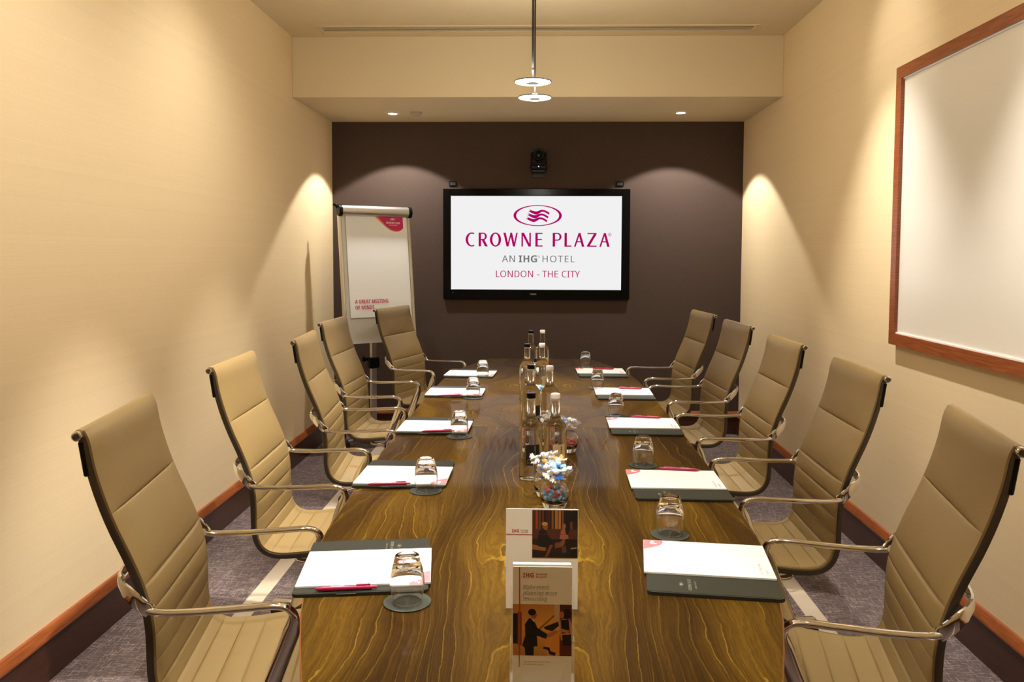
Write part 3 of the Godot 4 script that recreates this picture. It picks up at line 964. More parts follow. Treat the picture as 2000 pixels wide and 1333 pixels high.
func chairs() -> void:
	var prof := chair_profile()
	var cut := 0
	for i in prof.size():
		if prof[i].x >= 0.012 and prof[i].y < 0.46:
			cut = i
			break
	var back_pts: Array = prof.slice(0, cut + 1)
	var seat_pts: Array = prof.slice(cut)
	var s1 := at_profile(back_pts, [0.882, 0.713, 0.653, 0.593, 0.533, 0.476], true)
	var s2 := at_profile(seat_pts, [0.045, 0.105, 0.168, 0.231, 0.294, 0.352], false)
	var t := thing("conference_chair", "x", "chair", Vector3.ZERO, 0.0, "tan leather chairs round the meeting table")
	var W := 0.482
	var bk := put("backrest", pad_mesh(fine(back_pts, s1), s1, W), mats.tan_leather, t, 50.0)
	put("seat", pad_mesh(fine(seat_pts, s2), s2, W), mats.tan_leather, t, 50.0)
	# the rod under the leather's top edge with its end caps, and the dark straps below it
	var top := Vector3(0, 1.066, -0.158 - 0.17)
	put("top_roll", Sh.new().tube([top + Vector3(-W / 2, 0, 0), top + Vector3(-W / 4, 0, 0), top + Vector3(W / 4, 0, 0), top + Vector3(W / 2, 0, 0)], 0.0128, 14), mats.tan_leather, bk)
	for s in [-1.0, 1.0]:
		var cp := put("rod_end", Sh.new().lathe([Vector2(0, 0.0), Vector2(0.0118, 0.0), Vector2(0.0118, 0.013), Vector2(0.0108, 0.016), Vector2(0.008, 0.0175), Vector2(0.0068, 0.0155), Vector2(0, 0.0155)], 18, Transform3D(Basis(Vector3(0, 0, 1), -s * PI / 2), top + Vector3(s * W / 2, 0, 0))), mats.chrome, t)
		put("rod_plug", Sh.new().lathe([Vector2(0, 0.0155), Vector2(0.0065, 0.0155), Vector2(0.006, 0.0175), Vector2(0, 0.018)], 14, Transform3D(Basis(Vector3(0, 0, 1), -s * PI / 2), top + Vector3(s * W / 2, 0, 0))), mats.rail_metal, cp)
		put("strap", Sh.new().box(Vector3.ZERO, Vector3(0.008, 0.082, 0.014), 0.003, Transform3D(Basis(Vector3.RIGHT, -0.14), Vector3(s * (W / 2 + 0.001), 1.012, -0.148 - 0.17))), mats.black_plastic, t)
		# side rail following the profile behind the leather
		var rail := []
		for i in range(2, prof.size() - 4, 3):
			var tg: Vector2 = (prof[i + 1] - prof[i - 1]).normalized()
			var nn := Vector2(-tg.y, tg.x)
			if nn.x < -0.2 or (absf(nn.x) <= 0.2 and nn.y < 0): nn = -nn
			var p: Vector2 = prof[i] - nn * 0.010
			rail.append(Vector3(s * (W / 2 - 0.002), p.y, p.x - 0.17))
		put("side_rail", Sh.new().band(rail, Vector3(1, 0, 0), 0.009, 0.006, 8, 0.6), mats.rail_metal, t)
		# arm: slim along the top, broader down the front, turned in under the seat
		var pth := smooth([Vector3(s * 0.262, 0.663, -0.012), Vector3(s * 0.266, 0.658, 0.02), Vector3(s * 0.268, 0.657, 0.10), Vector3(s * 0.268, 0.660, 0.20), Vector3(s * 0.268, 0.662, 0.265), Vector3(s * 0.268, 0.656, 0.296), Vector3(s * 0.268, 0.636, 0.311), Vector3(s * 0.268, 0.600, 0.306), Vector3(s * 0.268, 0.53, 0.281),
			Vector3(s * 0.266, 0.465, 0.256), Vector3(s * 0.262, 0.425, 0.238), Vector3(s * 0.255, 0.397, 0.212), Vector3(s * 0.240, 0.383, 0.17), Vector3(s * 0.20, 0.378, 0.13), Vector3(s * 0.10, 0.375, 0.12)], 5)
		var hh := []
		for i in pth.size():
			pth[i] = pth[i] - Vector3(0, 0, 0.17)
			var g := clampf((0.655 - pth[i].y) / 0.06, 0.0, 1.0) if pth[i].z > 0.06 else 0.0
			var g2 := 1.0 - clampf((0.44 - pth[i].y) / 0.06, 0.0, 1.0)
			hh.append(0.0078 + 0.0125 * g * g2)
		put("armrest", Sh.new().band(pth, Vector3(1, 0, 0), hh, 0.0115, 12, 0.8), mats.chrome, t)
	# the bow behind the back that carries both arms
	var bow := smooth([Vector3(-0.262, 0.662, -0.008), Vector3(-0.268, 0.676, -0.022), Vector3(-0.268, 0.700, -0.045), Vector3(-0.255, 0.720, -0.068), Vector3(-0.20, 0.728, -0.087), Vector3(0, 0.730, -0.094), Vector3(0.20, 0.728, -0.087), Vector3(0.255, 0.720, -0.068), Vector3(0.268, 0.700, -0.045), Vector3(0.268, 0.676, -0.022), Vector3(0.262, 0.662, -0.008)], 5)
	var bb := []
	for p in bow: bb.append(p - Vector3(0, 0, 0.17))
	put("back_bow", Sh.new().band(bb, Vector3.UP, 0.006, 0.0155, 10, 0.7), mats.chrome, t)
	# below: spreader, tilt box, gas column, star base on casters
	put("seat_spreader", Sh.new().box(Vector3(0, 0.376, -0.05), Vector3(0.22, 0.018, 0.07), 0.006).box(Vector3(0, 0.362, 0.0), Vector3(0.11, 0.05, 0.17), 0.012), mats.chrome, t)
	put("tilt_knob", Sh.new().lathe([Vector2(0, 0), Vector2(0.024, 0), Vector2(0.028, 0.006), Vector2(0.028, 0.018), Vector2(0.022, 0.022), Vector2(0.016, 0.018), Vector2(0, 0.018)], 18, Transform3D(Basis(Vector3.RIGHT, PI / 2), Vector3(0, 0.36, 0.086))), mats.chrome, t)
	put("gas_column", Sh.new().lathe([Vector2(0, 0.08), Vector2(0.026, 0.08), Vector2(0.026, 0.22), Vector2(0.015, 0.225), Vector2(0.015, 0.345), Vector2(0, 0.345)], 20), mats.chrome, t)
	for i in 5:
		var a := TAU * i / 5 + 0.35
		var d := Vector3(cos(a), 0, sin(a))
		var lg := put("base_leg", Sh.new().band([d * 0.018 + Vector3(0, 0.105, 0), d * 0.10 + Vector3(0, 0.098, 0), d * 0.20 + Vector3(0, 0.082, 0), d * 0.285 + Vector3(0, 0.066, 0)], Vector3(-d.z, 0, d.x), [0.018, 0.014, 0.010, 0.008], 0.017, 10, 0.7), mats.chrome, t)
		put("caster", Sh.new().lathe([Vector2(0, -0.019), Vector2(0.022, -0.019), Vector2(0.026, -0.014), Vector2(0.026, 0.014), Vector2(0.022, 0.019), Vector2(0, 0.019)], 18, Transform3D(Basis(d, PI / 2) , d * 0.275 + Vector3(0, 0.026, 0))).tube([d * 0.275 + Vector3(0, 0.03, 0), d * 0.275 + Vector3(0, 0.066, 0)], 0.007, 8), mats.rubber, lg)
	# the ten of them: middle of the arms' rear joints, and the line from the far arm to the near arm
	var L := [[-0.92, 4.645, 0.08, 0.52], [-1.008, 3.646, 0.03, 0.57], [-0.995, 2.75, 0.05, 0.6], [-1.09, 1.84, -0.026, 0.577], [-0.945, 0.757, -0.141, 0.421]]
	var R := [[0.90, 4.705, -0.11, 0.551], [0.992, 3.73, -0.01, 0.57], [1.004, 2.825, 0.01, 0.526], [1.0, 1.91, 0.04, 0.52], [0.966, 1.065, 0.06, 0.553]]
	var n := 0
	for sd in 2:
		for i in 5:
			var q: Array = (L if sd == 0 else R)[i]
			var dir := Vector2(q[3], -q[2]).normalized() * (1.0 if sd == 0 else -1.0)
			var p := Vector3(q[0] + 0.17 * dir.x, 0, q[1] + 0.17 * dir.y)
			var lab := "tan leather high-back chair, %s from the brochures on the %s side" % [ORD[i], "flip chart" if sd == 0 else "whiteboard"]
			if n == 0:
				t.position = p
				t.rotation.y = atan2(dir.x, dir.y)
				t.set_meta("label", lab)
			else:
				dup(t, p, atan2(dir.x, dir.y), lab)
			n += 1


# ---------------------------------------------------------------- on the table
func round_rect(w: float, h: float, r: float, n := 5) -> PackedVector2Array:
	var p := PackedVector2Array()
	for c in [[1, 1, 0.0], [-1, 1, 0.5], [-1, -1, 1.0], [1, -1, 1.5]]:
		for i in n + 1:
			var a: float = (c[2] + 0.5 * i / n) * PI
			p.append(Vector2(c[0] * (w / 2 - r) + r * cos(a), c[1] * (h / 2 - r) + r * sin(a)))
	return p


func flat(y: float) -> Transform3D:   # outlines drawn in x-y are laid on the table, +y away from the reader
	return Transform3D(Basis(Vector3(1, 0, 0), Vector3(0, 0, -1), Vector3(0, 1, 0)), Vector3(0, y, 0))


func place_settings() -> void:
	# everything at a seat is made as the sitter sees it: x to the sitter's right, -z towards the table's centre line
	# folder: centre and turn; pen: centre and turn; glass: centre
	var L := [
		{"f": [-0.405, 4.84, -7.0], "pen": [-0.415, 4.991, -8.0], "g": [-0.279, 5.03]},
		{"f": [-0.444, 4.045, 0.5], "pen": [-0.466, 4.213, -7.0], "g": [-0.352, 4.225]},
		{"f": [-0.440, 3.29, 1.0], "pen": [-0.408, 3.455, -9.0], "g": [-0.323, 3.478]},
		{"f": [-0.443, 2.44, 1.0], "pen": [-0.452, 2.630, -14.0], "g": [-0.340, 2.60]},
		{"f": [-0.418, 1.78, 4.0], "pen": [], "g": [-0.338, 1.93]}]
	var R := [
		{"f": [0.392, 4.83, 6.5], "pen": [], "g": [0.338, 4.595]},
		{"f": [0.432, 4.145, 1.0], "pen": [0.460, 4.003, 8.0], "g": [0.356, 3.893]},
		{"f": [0.438, 3.275, 1.0], "pen": [0.462, 3.136, 10.0], "g": [0.342, 3.027]},
		{"f": [0.436, 2.475, 1.0], "pen": [0.472, 2.370, 7.0], "g": [0.311, 2.272]},
		{"f": [0.374, 1.73, -1.0], "pen": [0.389, 1.636, 6.0], "g": [0.290, 1.47]}]
	var folder := thing("leather_folder", "x", "folder", Vector3.ZERO, 0.0, "black leather folders laid at the seats")
	put("cover", Sh.new().prism(round_rect(0.322, 0.290, 0.014), 0.0075, flat(0.0)), mats.black_leather, folder)
	put("inner_panel", Sh.new().prism(round_rect(0.312, 0.280, 0.011), 0.0007, flat(0.0074)), mats.black_leather, folder)
	put("pen_loop", Sh.new().box(Vector3(0.1560, 0.005, 0.03), Vector3(0.012, 0.005, 0.045), 0.002), mats.black_leather, folder)
	var logo := Node3D.new()
	logo.name = "stamped_logo"
	folder.add_child(logo)
	logo.transform = flat(0.0082) * Transform3D(Basis(), Vector3(-0.112, 0, 0))
	emblem(logo, Vector3(0.0, 0.070, 0), 0.022, mats.emboss, "emblem", 0.0003)
	for a in [["CROWNE PLAZA", 0.052, 0.062, 0.0075], ["LONDON - THE CITY", 0.039, 0.040, 0.004]]:
		var m := put("stamped_lettering", lettering(a[0], a[2], a[3], 0.0003, "Droid Sans", 0.4, 1), mats.emboss, logo)
		m.position = Vector3(0, a[1], 0)
	var pad := thing("notepad", "x", "notepad", Vector3.ZERO, 0.0, "white notepads lying on the folders")
	put("sheets", Sh.new().box(Vector3(0, 0.0025, 0), Vector3(0.208, 0.005, 0.292), 0.0006), mats.paper, pad)
	var cp := put("corner_print", Sh.new().prism(curve_poly([Vector2(0.038, 0.1455), Vector2(0.062, 0.112), Vector2(0.078, 0.101), Vector2(0.092, 0.098), Vector2(0.1035, 0.100)]) + PackedVector2Array([Vector2(0.1035, 0.1455)]), 0.0003, flat(0.005)), mats.pink_print, pad)
	put("corner_emblem", Sh.new().prism(PackedVector2Array([Vector2(0.072, 0.124), Vector2(0.082, 0.130), Vector2(0.098, 0.126), Vector2(0.098, 0.120), Vector2(0.084, 0.122), Vector2(0.080, 0.112), Vector2(0.075, 0.112), Vector2(0.076, 0.122)]), 0.0003, flat(0.0053)), mats.white_print, cp)
	for a in [["A GREAT MEETING", -0.058, -0.118, 0.075], ["OF MINDS.", -0.0735, -0.130, 0.044]]:
		var m := put("slogan_lettering", lettering(a[0], a[3], 0.0068, 0.0003, "Droid Sans", -0.3, 0), mats.pale_print, pad)
		m.transform = flat(0.0052) * Transform3D(Basis(), Vector3(a[1], a[2], 0))
	var pen := thing("ballpoint_pen", "x", "pen", Vector3.ZERO, 0.0, "dark pink ballpoint pens")
	var lie := Transform3D(Basis(Vector3(0, 0, 1), -PI / 2), Vector3(-0.068, 0.005, 0))
	put("barrel", Sh.new().lathe([Vector2(0, 0), Vector2(0.0018, 0.0), Vector2(0.0045, 0.012), Vector2(0.005, 0.02), Vector2(0.005, 0.118), Vector2(0.0045, 0.12), Vector2(0, 0.12)], 16, lie), mats.pen_red, pen)
	put("push_button", Sh.new().lathe([Vector2(0, 0.12), Vector2(0.0028, 0.12), Vector2(0.0028, 0.131), Vector2(0, 0.132)], 12, lie), mats.pen_red, pen)
	put("clip", Sh.new().box(Vector3(0.034, 0.0115, 0), Vector3(0.030, 0.002, 0.004), 0.0006).box(Vector3(0.047, 0.0105, 0), Vector3(0.004, 0.004, 0.004)), mats.pen_red, pen)
	put("imprint", Sh.new().box(Vector3(-0.02, 0.0101, 0), Vector3(0.028, 0.0003, 0.0016)), mats.white_print, pen)
	var coaster := thing("coaster", "x", "coaster", Vector3.ZERO, 0.0, "round dark coasters under the tumblers")
	put("disc", Sh.new().lathe([Vector2(0, 0), Vector2(0.0485, 0), Vector2(0.05, 0.001), Vector2(0.05, 0.0026), Vector2(0.049, 0.0034), Vector2(0, 0.0034)], 40), mats.coaster, coaster)
	var cl := put("stamped_lettering", lettering("CROWNE PLAZA", 0.040, 0.0052, 0.0002, "Droid Sans", 0.2, 1), mats.emboss, coaster)
	cl.transform = flat(0.0036)
	var tumbler := thing("water_tumbler", "x", "glass", Vector3.ZERO, 0.0, "upturned water tumblers on coasters")
	put("glass_body", Sh.new().lathe(smooth([Vector2(0, 0.078), Vector2(0.016, 0.077), Vector2(0.024, 0.070), Vector2(0.0315, 0.055), Vector2(0.0338, 0.038), Vector2(0.0325, 0.020), Vector2(0.0285, 0.002)], 4) + [Vector2(0.0292, 0.0), Vector2(0.0302, 0.002)]
		+ smooth([Vector2(0.0305, 0.004), Vector2(0.0345, 0.021), Vector2(0.0362, 0.040), Vector2(0.0345, 0.060), Vector2(0.0295, 0.082), Vector2(0.0262, 0.094)], 4) + [Vector2(0.0250, 0.0975), Vector2(0.0225, 0.099), Vector2(0.018, 0.0975), Vector2(0, 0.0968)], 40), mats.clear_glass, tumbler, 60.0)
	var n := 0
	var np := 0
	for sd in 2:
		for i in 5:
			var q: Dictionary = (L if sd == 0 else R)[i]
			var side: String = "flip chart" if sd == 0 else "whiteboard"
			var turn: float = (-PI / 2 if sd == 0 else PI / 2) - deg_to_rad(q.f[2])
			var fp := Vector3(q.f[0], TOP + 0.0002, q.f[1])
			var ax := Basis(Vector3.UP, turn)
			var pp := fp + ax * Vector3(0.027 if n == 0 else 0.042, 0.0082, -0.004)
			var lf := "black leather folder on the table, %s from the brochures along the %s side" % [ORD[i], side]
			var ln := "white notepad with pink corner, %s from the brochures along the %s side" % [ORD[i], side]
			var gp := Vector3(q.g[0], TOP + 0.0002, q.g[1])
			var lc := "dark round coaster, %s from the brochures along the %s side" % [ORD[i], side]
			var lg := "upturned clear tumbler, %s from the brochures along the %s side" % [ORD[i], side]
			var spin := turn + 0.4 * sin(7.0 * n)
			if n == 0:
				for e in [[folder, fp, turn, lf], [pad, pp, turn, ln], [coaster, gp, spin, lc], [tumbler, gp + Vector3(0, 0.0040, 0), spin, lg]]:
					e[0].position = e[1]
					e[0].rotation.y = e[2]
					e[0].set_meta("label", e[3])
			else:
				dup(folder, fp, turn, lf)
				dup(pad, pp, turn, ln)
				dup(coaster, gp, spin, lc)
				dup(tumbler, gp + Vector3(0, 0.0040, 0), spin, lg)
			if q.pen.size():
				var bp := Vector3(q.pen[0], TOP + (0.0084 if n == 0 else 0.0134), q.pen[1])
				var lp := "dark pink pen on the folder %s from the brochures, %s side" % [ORD[i], side]
				var pt: float = -deg_to_rad(q.pen[2]) + (PI if sd == 1 else 0.0)
				if np == 0:
					pen.position = bp
					pen.rotation.y = pt
					pen.set_meta("label", lp)
				else:
					dup(pen, bp, pt, lp)
				np += 1
			n += 1


func wrap_patch(r: float, y0: float, y1: float, a0: float, a1: float, n := 12) -> Sh:   # a curved label round a bottle
	var s := Sh.new()
	for i in n:
		var a := lerpf(a0, a1, float(i) / n)
		var b := lerpf(a0, a1, float(i + 1) / n)
		var p := func(t: float, y: float, k: float) -> Vector3: return Vector3((r + k) * sin(t), y, (r + k) * cos(t))
		s.quad(p.call(a, y0, 0.0003), p.call(b, y0, 0.0003), p.call(b, y1, 0.0003), p.call(a, y1, 0.0003))
		s.quad(p.call(b, y0, 0.0), p.call(a, y0, 0.0), p.call(a, y1, 0.0), p.call(b, y1, 0.0))
	return s


func bent(m: ArrayMesh, r: float) -> ArrayMesh:   # letters bent round a cylinder
	var a := m.surface_get_arrays(0)
	var vs: PackedVector3Array = a[Mesh.ARRAY_VERTEX]
	for i in vs.size():
		var p := vs[i]
		vs[i] = Vector3((r + p.z) * sin(p.x / r), p.y, (r + p.z) * cos(p.x / r))
	a[Mesh.ARRAY_VERTEX] = vs
	var o := ArrayMesh.new()
	o.add_surface_from_arrays(Mesh.PRIMITIVE_TRIANGLES, a)
	return o


func turned(m: ArrayMesh, b: Basis, off := Vector3.ZERO) -> ArrayMesh:
	var a := m.surface_get_arrays(0)
	var vs: PackedVector3Array = a[Mesh.ARRAY_VERTEX]
	for i in vs.size(): vs[i] = b * vs[i] + off
	a[Mesh.ARRAY_VERTEX] = vs
	var o := ArrayMesh.new()
	o.add_surface_from_arrays(Mesh.PRIMITIVE_TRIANGLES, a)
	return o


func bottles_and_jars() -> void:
	var R := 0.0378
	var outer := [Vector2(0, 0.004), Vector2(0.022, 0.002), Vector2(0.031, 0.0), Vector2(0.0360, 0.0015), Vector2(R, 0.006), Vector2(R, 0.06), Vector2(R, 0.11), Vector2(R, 0.155)] + smooth([Vector2(0.0376, 0.163), Vector2(0.0350, 0.177), Vector2(0.0275, 0.190), Vector2(0.0190, 0.200), Vector2(0.0160, 0.210), Vector2(0.0147, 0.235), Vector2(0.0136, 0.265)], 4) + [Vector2(0.0136, 0.2665), Vector2(0, 0.2665)]
	var body := Sh.new().lathe(outer, 40).mesh(50.0)
	var black_label := mat("black_label", lin(0.008, 0.008, 0.008), 0.4)
	var clear_label := mat("clear_label", lin(0.55, 0.42, 0.22), 0.4)
	var proto := []
	for kind in 2:
		var dark := kind == 0
		var t := thing("water_bottle", "x", "bottle", Vector3.ZERO, 0.0, "glass water bottles down the middle of the table")
		put("bottle_body", body, mats.bottle_water, t)
		var cap := put("cap", Sh.new().lathe([Vector2(0, 0.2650), Vector2(0.0145, 0.2650), Vector2(0.0154, 0.2665), Vector2(0.0154, 0.2695), Vector2(0.0149, 0.2705), Vector2(0.0154, 0.2715), Vector2(0.0152, 0.279), Vector2(0.0136, 0.2815), Vector2(0, 0.282)], 28), mats.black_gloss if dark else mats.white_print, t)
		put("neck_ring", Sh.new().lathe([Vector2(0.0138, 0.260), Vector2(0.0144, 0.260), Vector2(0.0144, 0.2648), Vector2(0.0138, 0.2648)], 28), mats.silver, cap)
		var lb := put("label", wrap_patch(R + 0.0002, 0.052, 0.119 if dark else 0.122, -0.42 if dark else -0.38, 0.80 if dark else 0.75), black_label if dark else clear_label, t)
		var down := Basis(Vector3(0, 0, 1), -PI / 2)
		var tx := lettering("berrington", 0.054, 0.0085, 0.0004, "Droid Sans", 0.0, 0)
		put("label_lettering", bent(turned(tx, down, Vector3(0.014, 0.088, 0)), R + 0.0009), mats.emboss if dark else black_label, lb)
		var ring := Sh.new()
		for i in 20:
			var a := TAU * i / 20
			var b := TAU * (i + 1) / 20
			ring.prism(PackedVector2Array([Vector2(cos(a), sin(a)) * 0.0062, Vector2(cos(b), sin(b)) * 0.0062, Vector2(cos(b), sin(b)) * 0.0053, Vector2(cos(a), sin(a)) * 0.0053]), 0.0004)
		ring.prism(PackedVector2Array([Vector2(-0.0046, -0.0040), Vector2(-0.0040, -0.0046), Vector2(-0.0085, -0.0098), Vector2(-0.0092, -0.0092)]), 0.0004)
		put("label_mark", bent(turned(ring.mesh(), Basis(), Vector3(-0.004, 0.066, 0)), R + 0.0009), mats.emboss if dark else black_label, lb)
		proto.append(t)
	var spots := [[-0.031, 4.07, 0], [0.048, 4.076, 1], [-0.039, 3.40, 0], [0.037, 3.427, 1], [-0.066, 2.635, 0], [0.008, 2.607, 1], [-0.056, 1.932, 0], [0.012, 1.897, 1]]
	for i in spots.size():
		var s: Array = spots[i]
		var lab := "clear water bottle with a %s cap, in the %s pair from the brochures" % ["black" if s[2] == 0 else "white", ORD[i / 2]]
		var p := Vector3(s[0], TOP + 0.0002, s[1])
		var turn: float = [0.0, 0.15, 0.75, 0.4, 0.8, 0.4, 0.9, 0.3][i]
		if i < 2:
			proto[s[2]].position = p
			proto[s[2]].rotation.y = turn
			proto[s[2]].set_meta("label", lab)
		else:
			dup(proto[s[2]], p, turn, lab)
	# sweet jars: a round bowl, a narrow neck and a flaring wavy mouth
	var jar := thing("sweet_jar", "x", "jar", Vector3.ZERO, 0.0, "flared glass jars of sweets")
	var inner := smooth([Vector2(0, 0.0145), Vector2(0.024, 0.0155), Vector2(0.0375, 0.026), Vector2(0.0412, 0.043), Vector2(0.0365, 0.061), Vector2(0.0268, 0.0745)], 4)
	var out2 := smooth([Vector2(0.0288, 0.0745), Vector2(0.0385, 0.0620), Vector2(0.0435, 0.043), Vector2(0.0400, 0.022), Vector2(0.0345, 0.006), Vector2(0.0325, 0.001)], 4)
	var ap := []
	out2.reverse()
	inner.reverse()
	ap = [Vector2(0, 0.0), Vector2(0.030, 0.0)] + out2 + [Vector2(0.0278, 0.0752)] + inner
	put("glass_body", Sh.new().lathe(ap, 40), mats.clear_glass, jar, 60.0)
	var thin := mat("thin_glass", Color(1, 1, 1, 0.10), 0.02)
	thin.transparency = BaseMaterial3D.TRANSPARENCY_ALPHA
	put("flared_mouth", Sh.new().lathe(smooth([Vector2(0.0280, 0.0752), Vector2(0.0295, 0.082), Vector2(0.0430, 0.098), Vector2(0.0535, 0.1085)], 4), 40), thin, jar, 60.0)
	var jars := [[0.041, 4.364, "flared glass jar of blue and red sweets, right behind the brochures", 0.6], [0.022, 4.253, "flared glass jar of white and yellow sweets, close behind the blue jar", 0.2], [0.098, 3.70, "flared glass jar of pink sweets just past the front bottle pair", 1.0],
		[0.040, 3.60, "flared glass jar of silver wrapped sweets between first and second bottle pairs", 0.4], [-0.002, 2.95, "flared glass jar of white sweets between the second and third bottle pairs", 0.9], [-0.055, 2.16, "flared glass jar of silver sweets between the third and fourth bottle pairs", 0.1]]
	for i in jars.size():
		var p := Vector3(jars[i][0], TOP + 0.0002, jars[i][1])
		if i == 0:
			jar.position = p
			jar.set_meta("label", jars[i][2])
		else:
			dup(jar, p, jars[i][3], jars[i][2])
	# sweets
	var cols := {"blue": lin(0.12, 0.40, 0.72), "pale blue": lin(0.36, 0.62, 0.80), "red": lin(0.62, 0.05, 0.05), "white": lin(0.90, 0.89, 0.88), "yellow": lin(0.85, 0.60, 0.22), "pink": lin(0.75, 0.16, 0.20), "silver": lin(0.66, 0.65, 0.64), "deep blue": lin(0.03, 0.20, 0.62)}
	for c in cols:
		var m := mat("sweet_" + c.replace(" ", "_"), cols[c], 0.28)
		if c == "silver": m.metallic = 0.7
	var rng := RandomNumberGenerator.new()
	rng.seed = 77
	var pebble := Sh.new().ball(Vector3.ZERO, Vector3(0.0068, 0.0048, 0.0058), 10, 6).mesh(80.0)
	var core := Sh.new().ball(Vector3.ZERO, Vector3(0.0115, 0.0085, 0.0085), 10, 6).mesh(80.0)
	var fan := Sh.new()
	for i in 9:
		var a := -0.95 + 1.9 * i / 9.0
		var b := -0.95 + 1.9 * (i + 1) / 9.0
		var ha := 0.0030 * (1 if i % 2 == 0 else -1)
		var la := 0.019 + 0.002 * sin(i * 2.3)
		var lb := 0.019 + 0.002 * sin((i + 1) * 2.3)
		var p0 := Vector3(0.0075, 0, 0)
		var p1 := Vector3(0.0075 + la * cos(a), ha, la * sin(a))
		var p2 := Vector3(0.0075 + lb * cos(b), -ha, lb * sin(b))
		fan.tri(p0, p2, p1)
		fan.tri(p0 - Vector3(0, 0.0003, 0), p1 - Vector3(0, 0.0003, 0), p2 - Vector3(0, 0.0003, 0))
	var fan_mesh := fan.mesh(20.0)
	var fills := [[["blue", "pale blue", "pale blue", "blue", "red", "blue", "red"], ["white", "deep blue", "white", "pale blue", "white"], 46, 17], [["white", "yellow"], ["white", "yellow", "white"], 0, 17], [["pink", "pink", "red"], ["deep blue", "white", "silver"], 26, 7],
		[["silver"], ["silver", "silver", "white"], 0, 9], [["white"], ["white", "white", "pale blue", "yellow"], 0, 10], [["silver"], ["silver", "white"], 0, 7]]
	var whose := ["the blue and red jar behind the brochures", "the white and yellow jar", "the pink jar past the front bottles", "the silver jar before the second bottles", "the white jar before the third bottles", "the silver jar before the fourth bottles"]
	for i in jars.size():
		var o := Vector3(jars[i][0], TOP, jars[i][1])
		var placed := []
		for k in fills[i][2]:
			var q := Vector3.ZERO
			for tries in 60:
				var y := rng.randf_range(0.0215, 0.052)
				var lim := (0.030 if y < 0.028 else 0.0325) if y < 0.045 else 0.030
				var a := rng.randf() * TAU
				var rr := lim * sqrt(rng.randf_range(0.25, 1.0))
				q = Vector3(rr * cos(a), y, rr * sin(a))
				var ok := true
				for w in placed:
					if (w - q).length() < 0.0105: ok = false
				if ok: break
			placed.append(q)
			var cn: String = fills[i][0][rng.randi() % fills[i][0].size()]
			var s := put("pebble_sweet", pebble, mats["sweet_" + cn.replace(" ", "_")])
			tag(s, "small glossy %s pebble sweet inside %s" % [cn, whose[i]], "sweet", "%s pebble sweets inside %s" % [cn, whose[i]])
			s.position = o + q
			s.rotation = Vector3(rng.randf() * 3, rng.randf() * 3, rng.randf() * 3)
		# twist-wrapped sweets heaped in the flaring mouth
		var heap := []
		for k in fills[i][3]:
			var q := Vector3.ZERO
			for tries in 80:
				var lay := rng.randf()
				var y := lerpf(0.090, 0.126, lay)
				var lim := clampf((y - 0.078) * 1.15, 0.008, 0.036) if y < 0.108 else lerpf(0.036, 0.012, (y - 0.108) / 0.018)
				var a := rng.randf() * TAU
				var rr := lim * sqrt(rng.randf())
				q = Vector3(rr * cos(a), y, rr * sin(a))
				var ok := true
				for w in heap:
					if (w - q).length() < 0.0155: ok = false
				if ok: break
			heap.append(q)
			var cn: String = fills[i][1][rng.randi() % fills[i][1].size()]
			var m: Material = mats["sweet_" + cn.replace(" ", "_")]
			var t := thing("wrapped_sweet", "%s twist-wrapped sweet heaped on top of %s" % [cn, whose[i]], "sweet", o + q, 0.0, "%s wrapped sweets heaped on %s" % [cn, whose[i]])
			t.rotation = Vector3(rng.randf_range(-0.5, 0.5), rng.randf() * TAU, rng.randf_range(-0.4, 0.4))
			put("core", core, m, t)
			for s in 2:
				var f := put("twist", fan_mesh, m, t)
				f.rotation.y = PI * s


# ---------------------------------------------------------------- brochures
func fill(im: Image, p: Array, c: Color) -> void:
	var poly := PackedVector2Array(p)
	var r := Rect2(poly[0], Vector2.ZERO)
	for q in poly: r = r.expand(q)
	for y in range(maxi(0, int(r.position.y)), mini(im.get_height(), int(r.end.y) + 1)):
		for x in range(maxi(0, int(r.position.x)), mini(im.get_width(), int(r.end.x) + 1)):
			if Geometry2D.is_point_in_polygon(Vector2(x + 0.5, y + 0.5), poly):
				im.set_pixel(x, y, c)

func disc(im: Image, c: Vector2, rx: float, ry: float, col: Color) -> void:
	var p := []
	for i in 20: p.append(c + Vector2(cos(TAU * i / 20) * rx, sin(TAU * i / 20) * ry))
	fill(im, p, col)


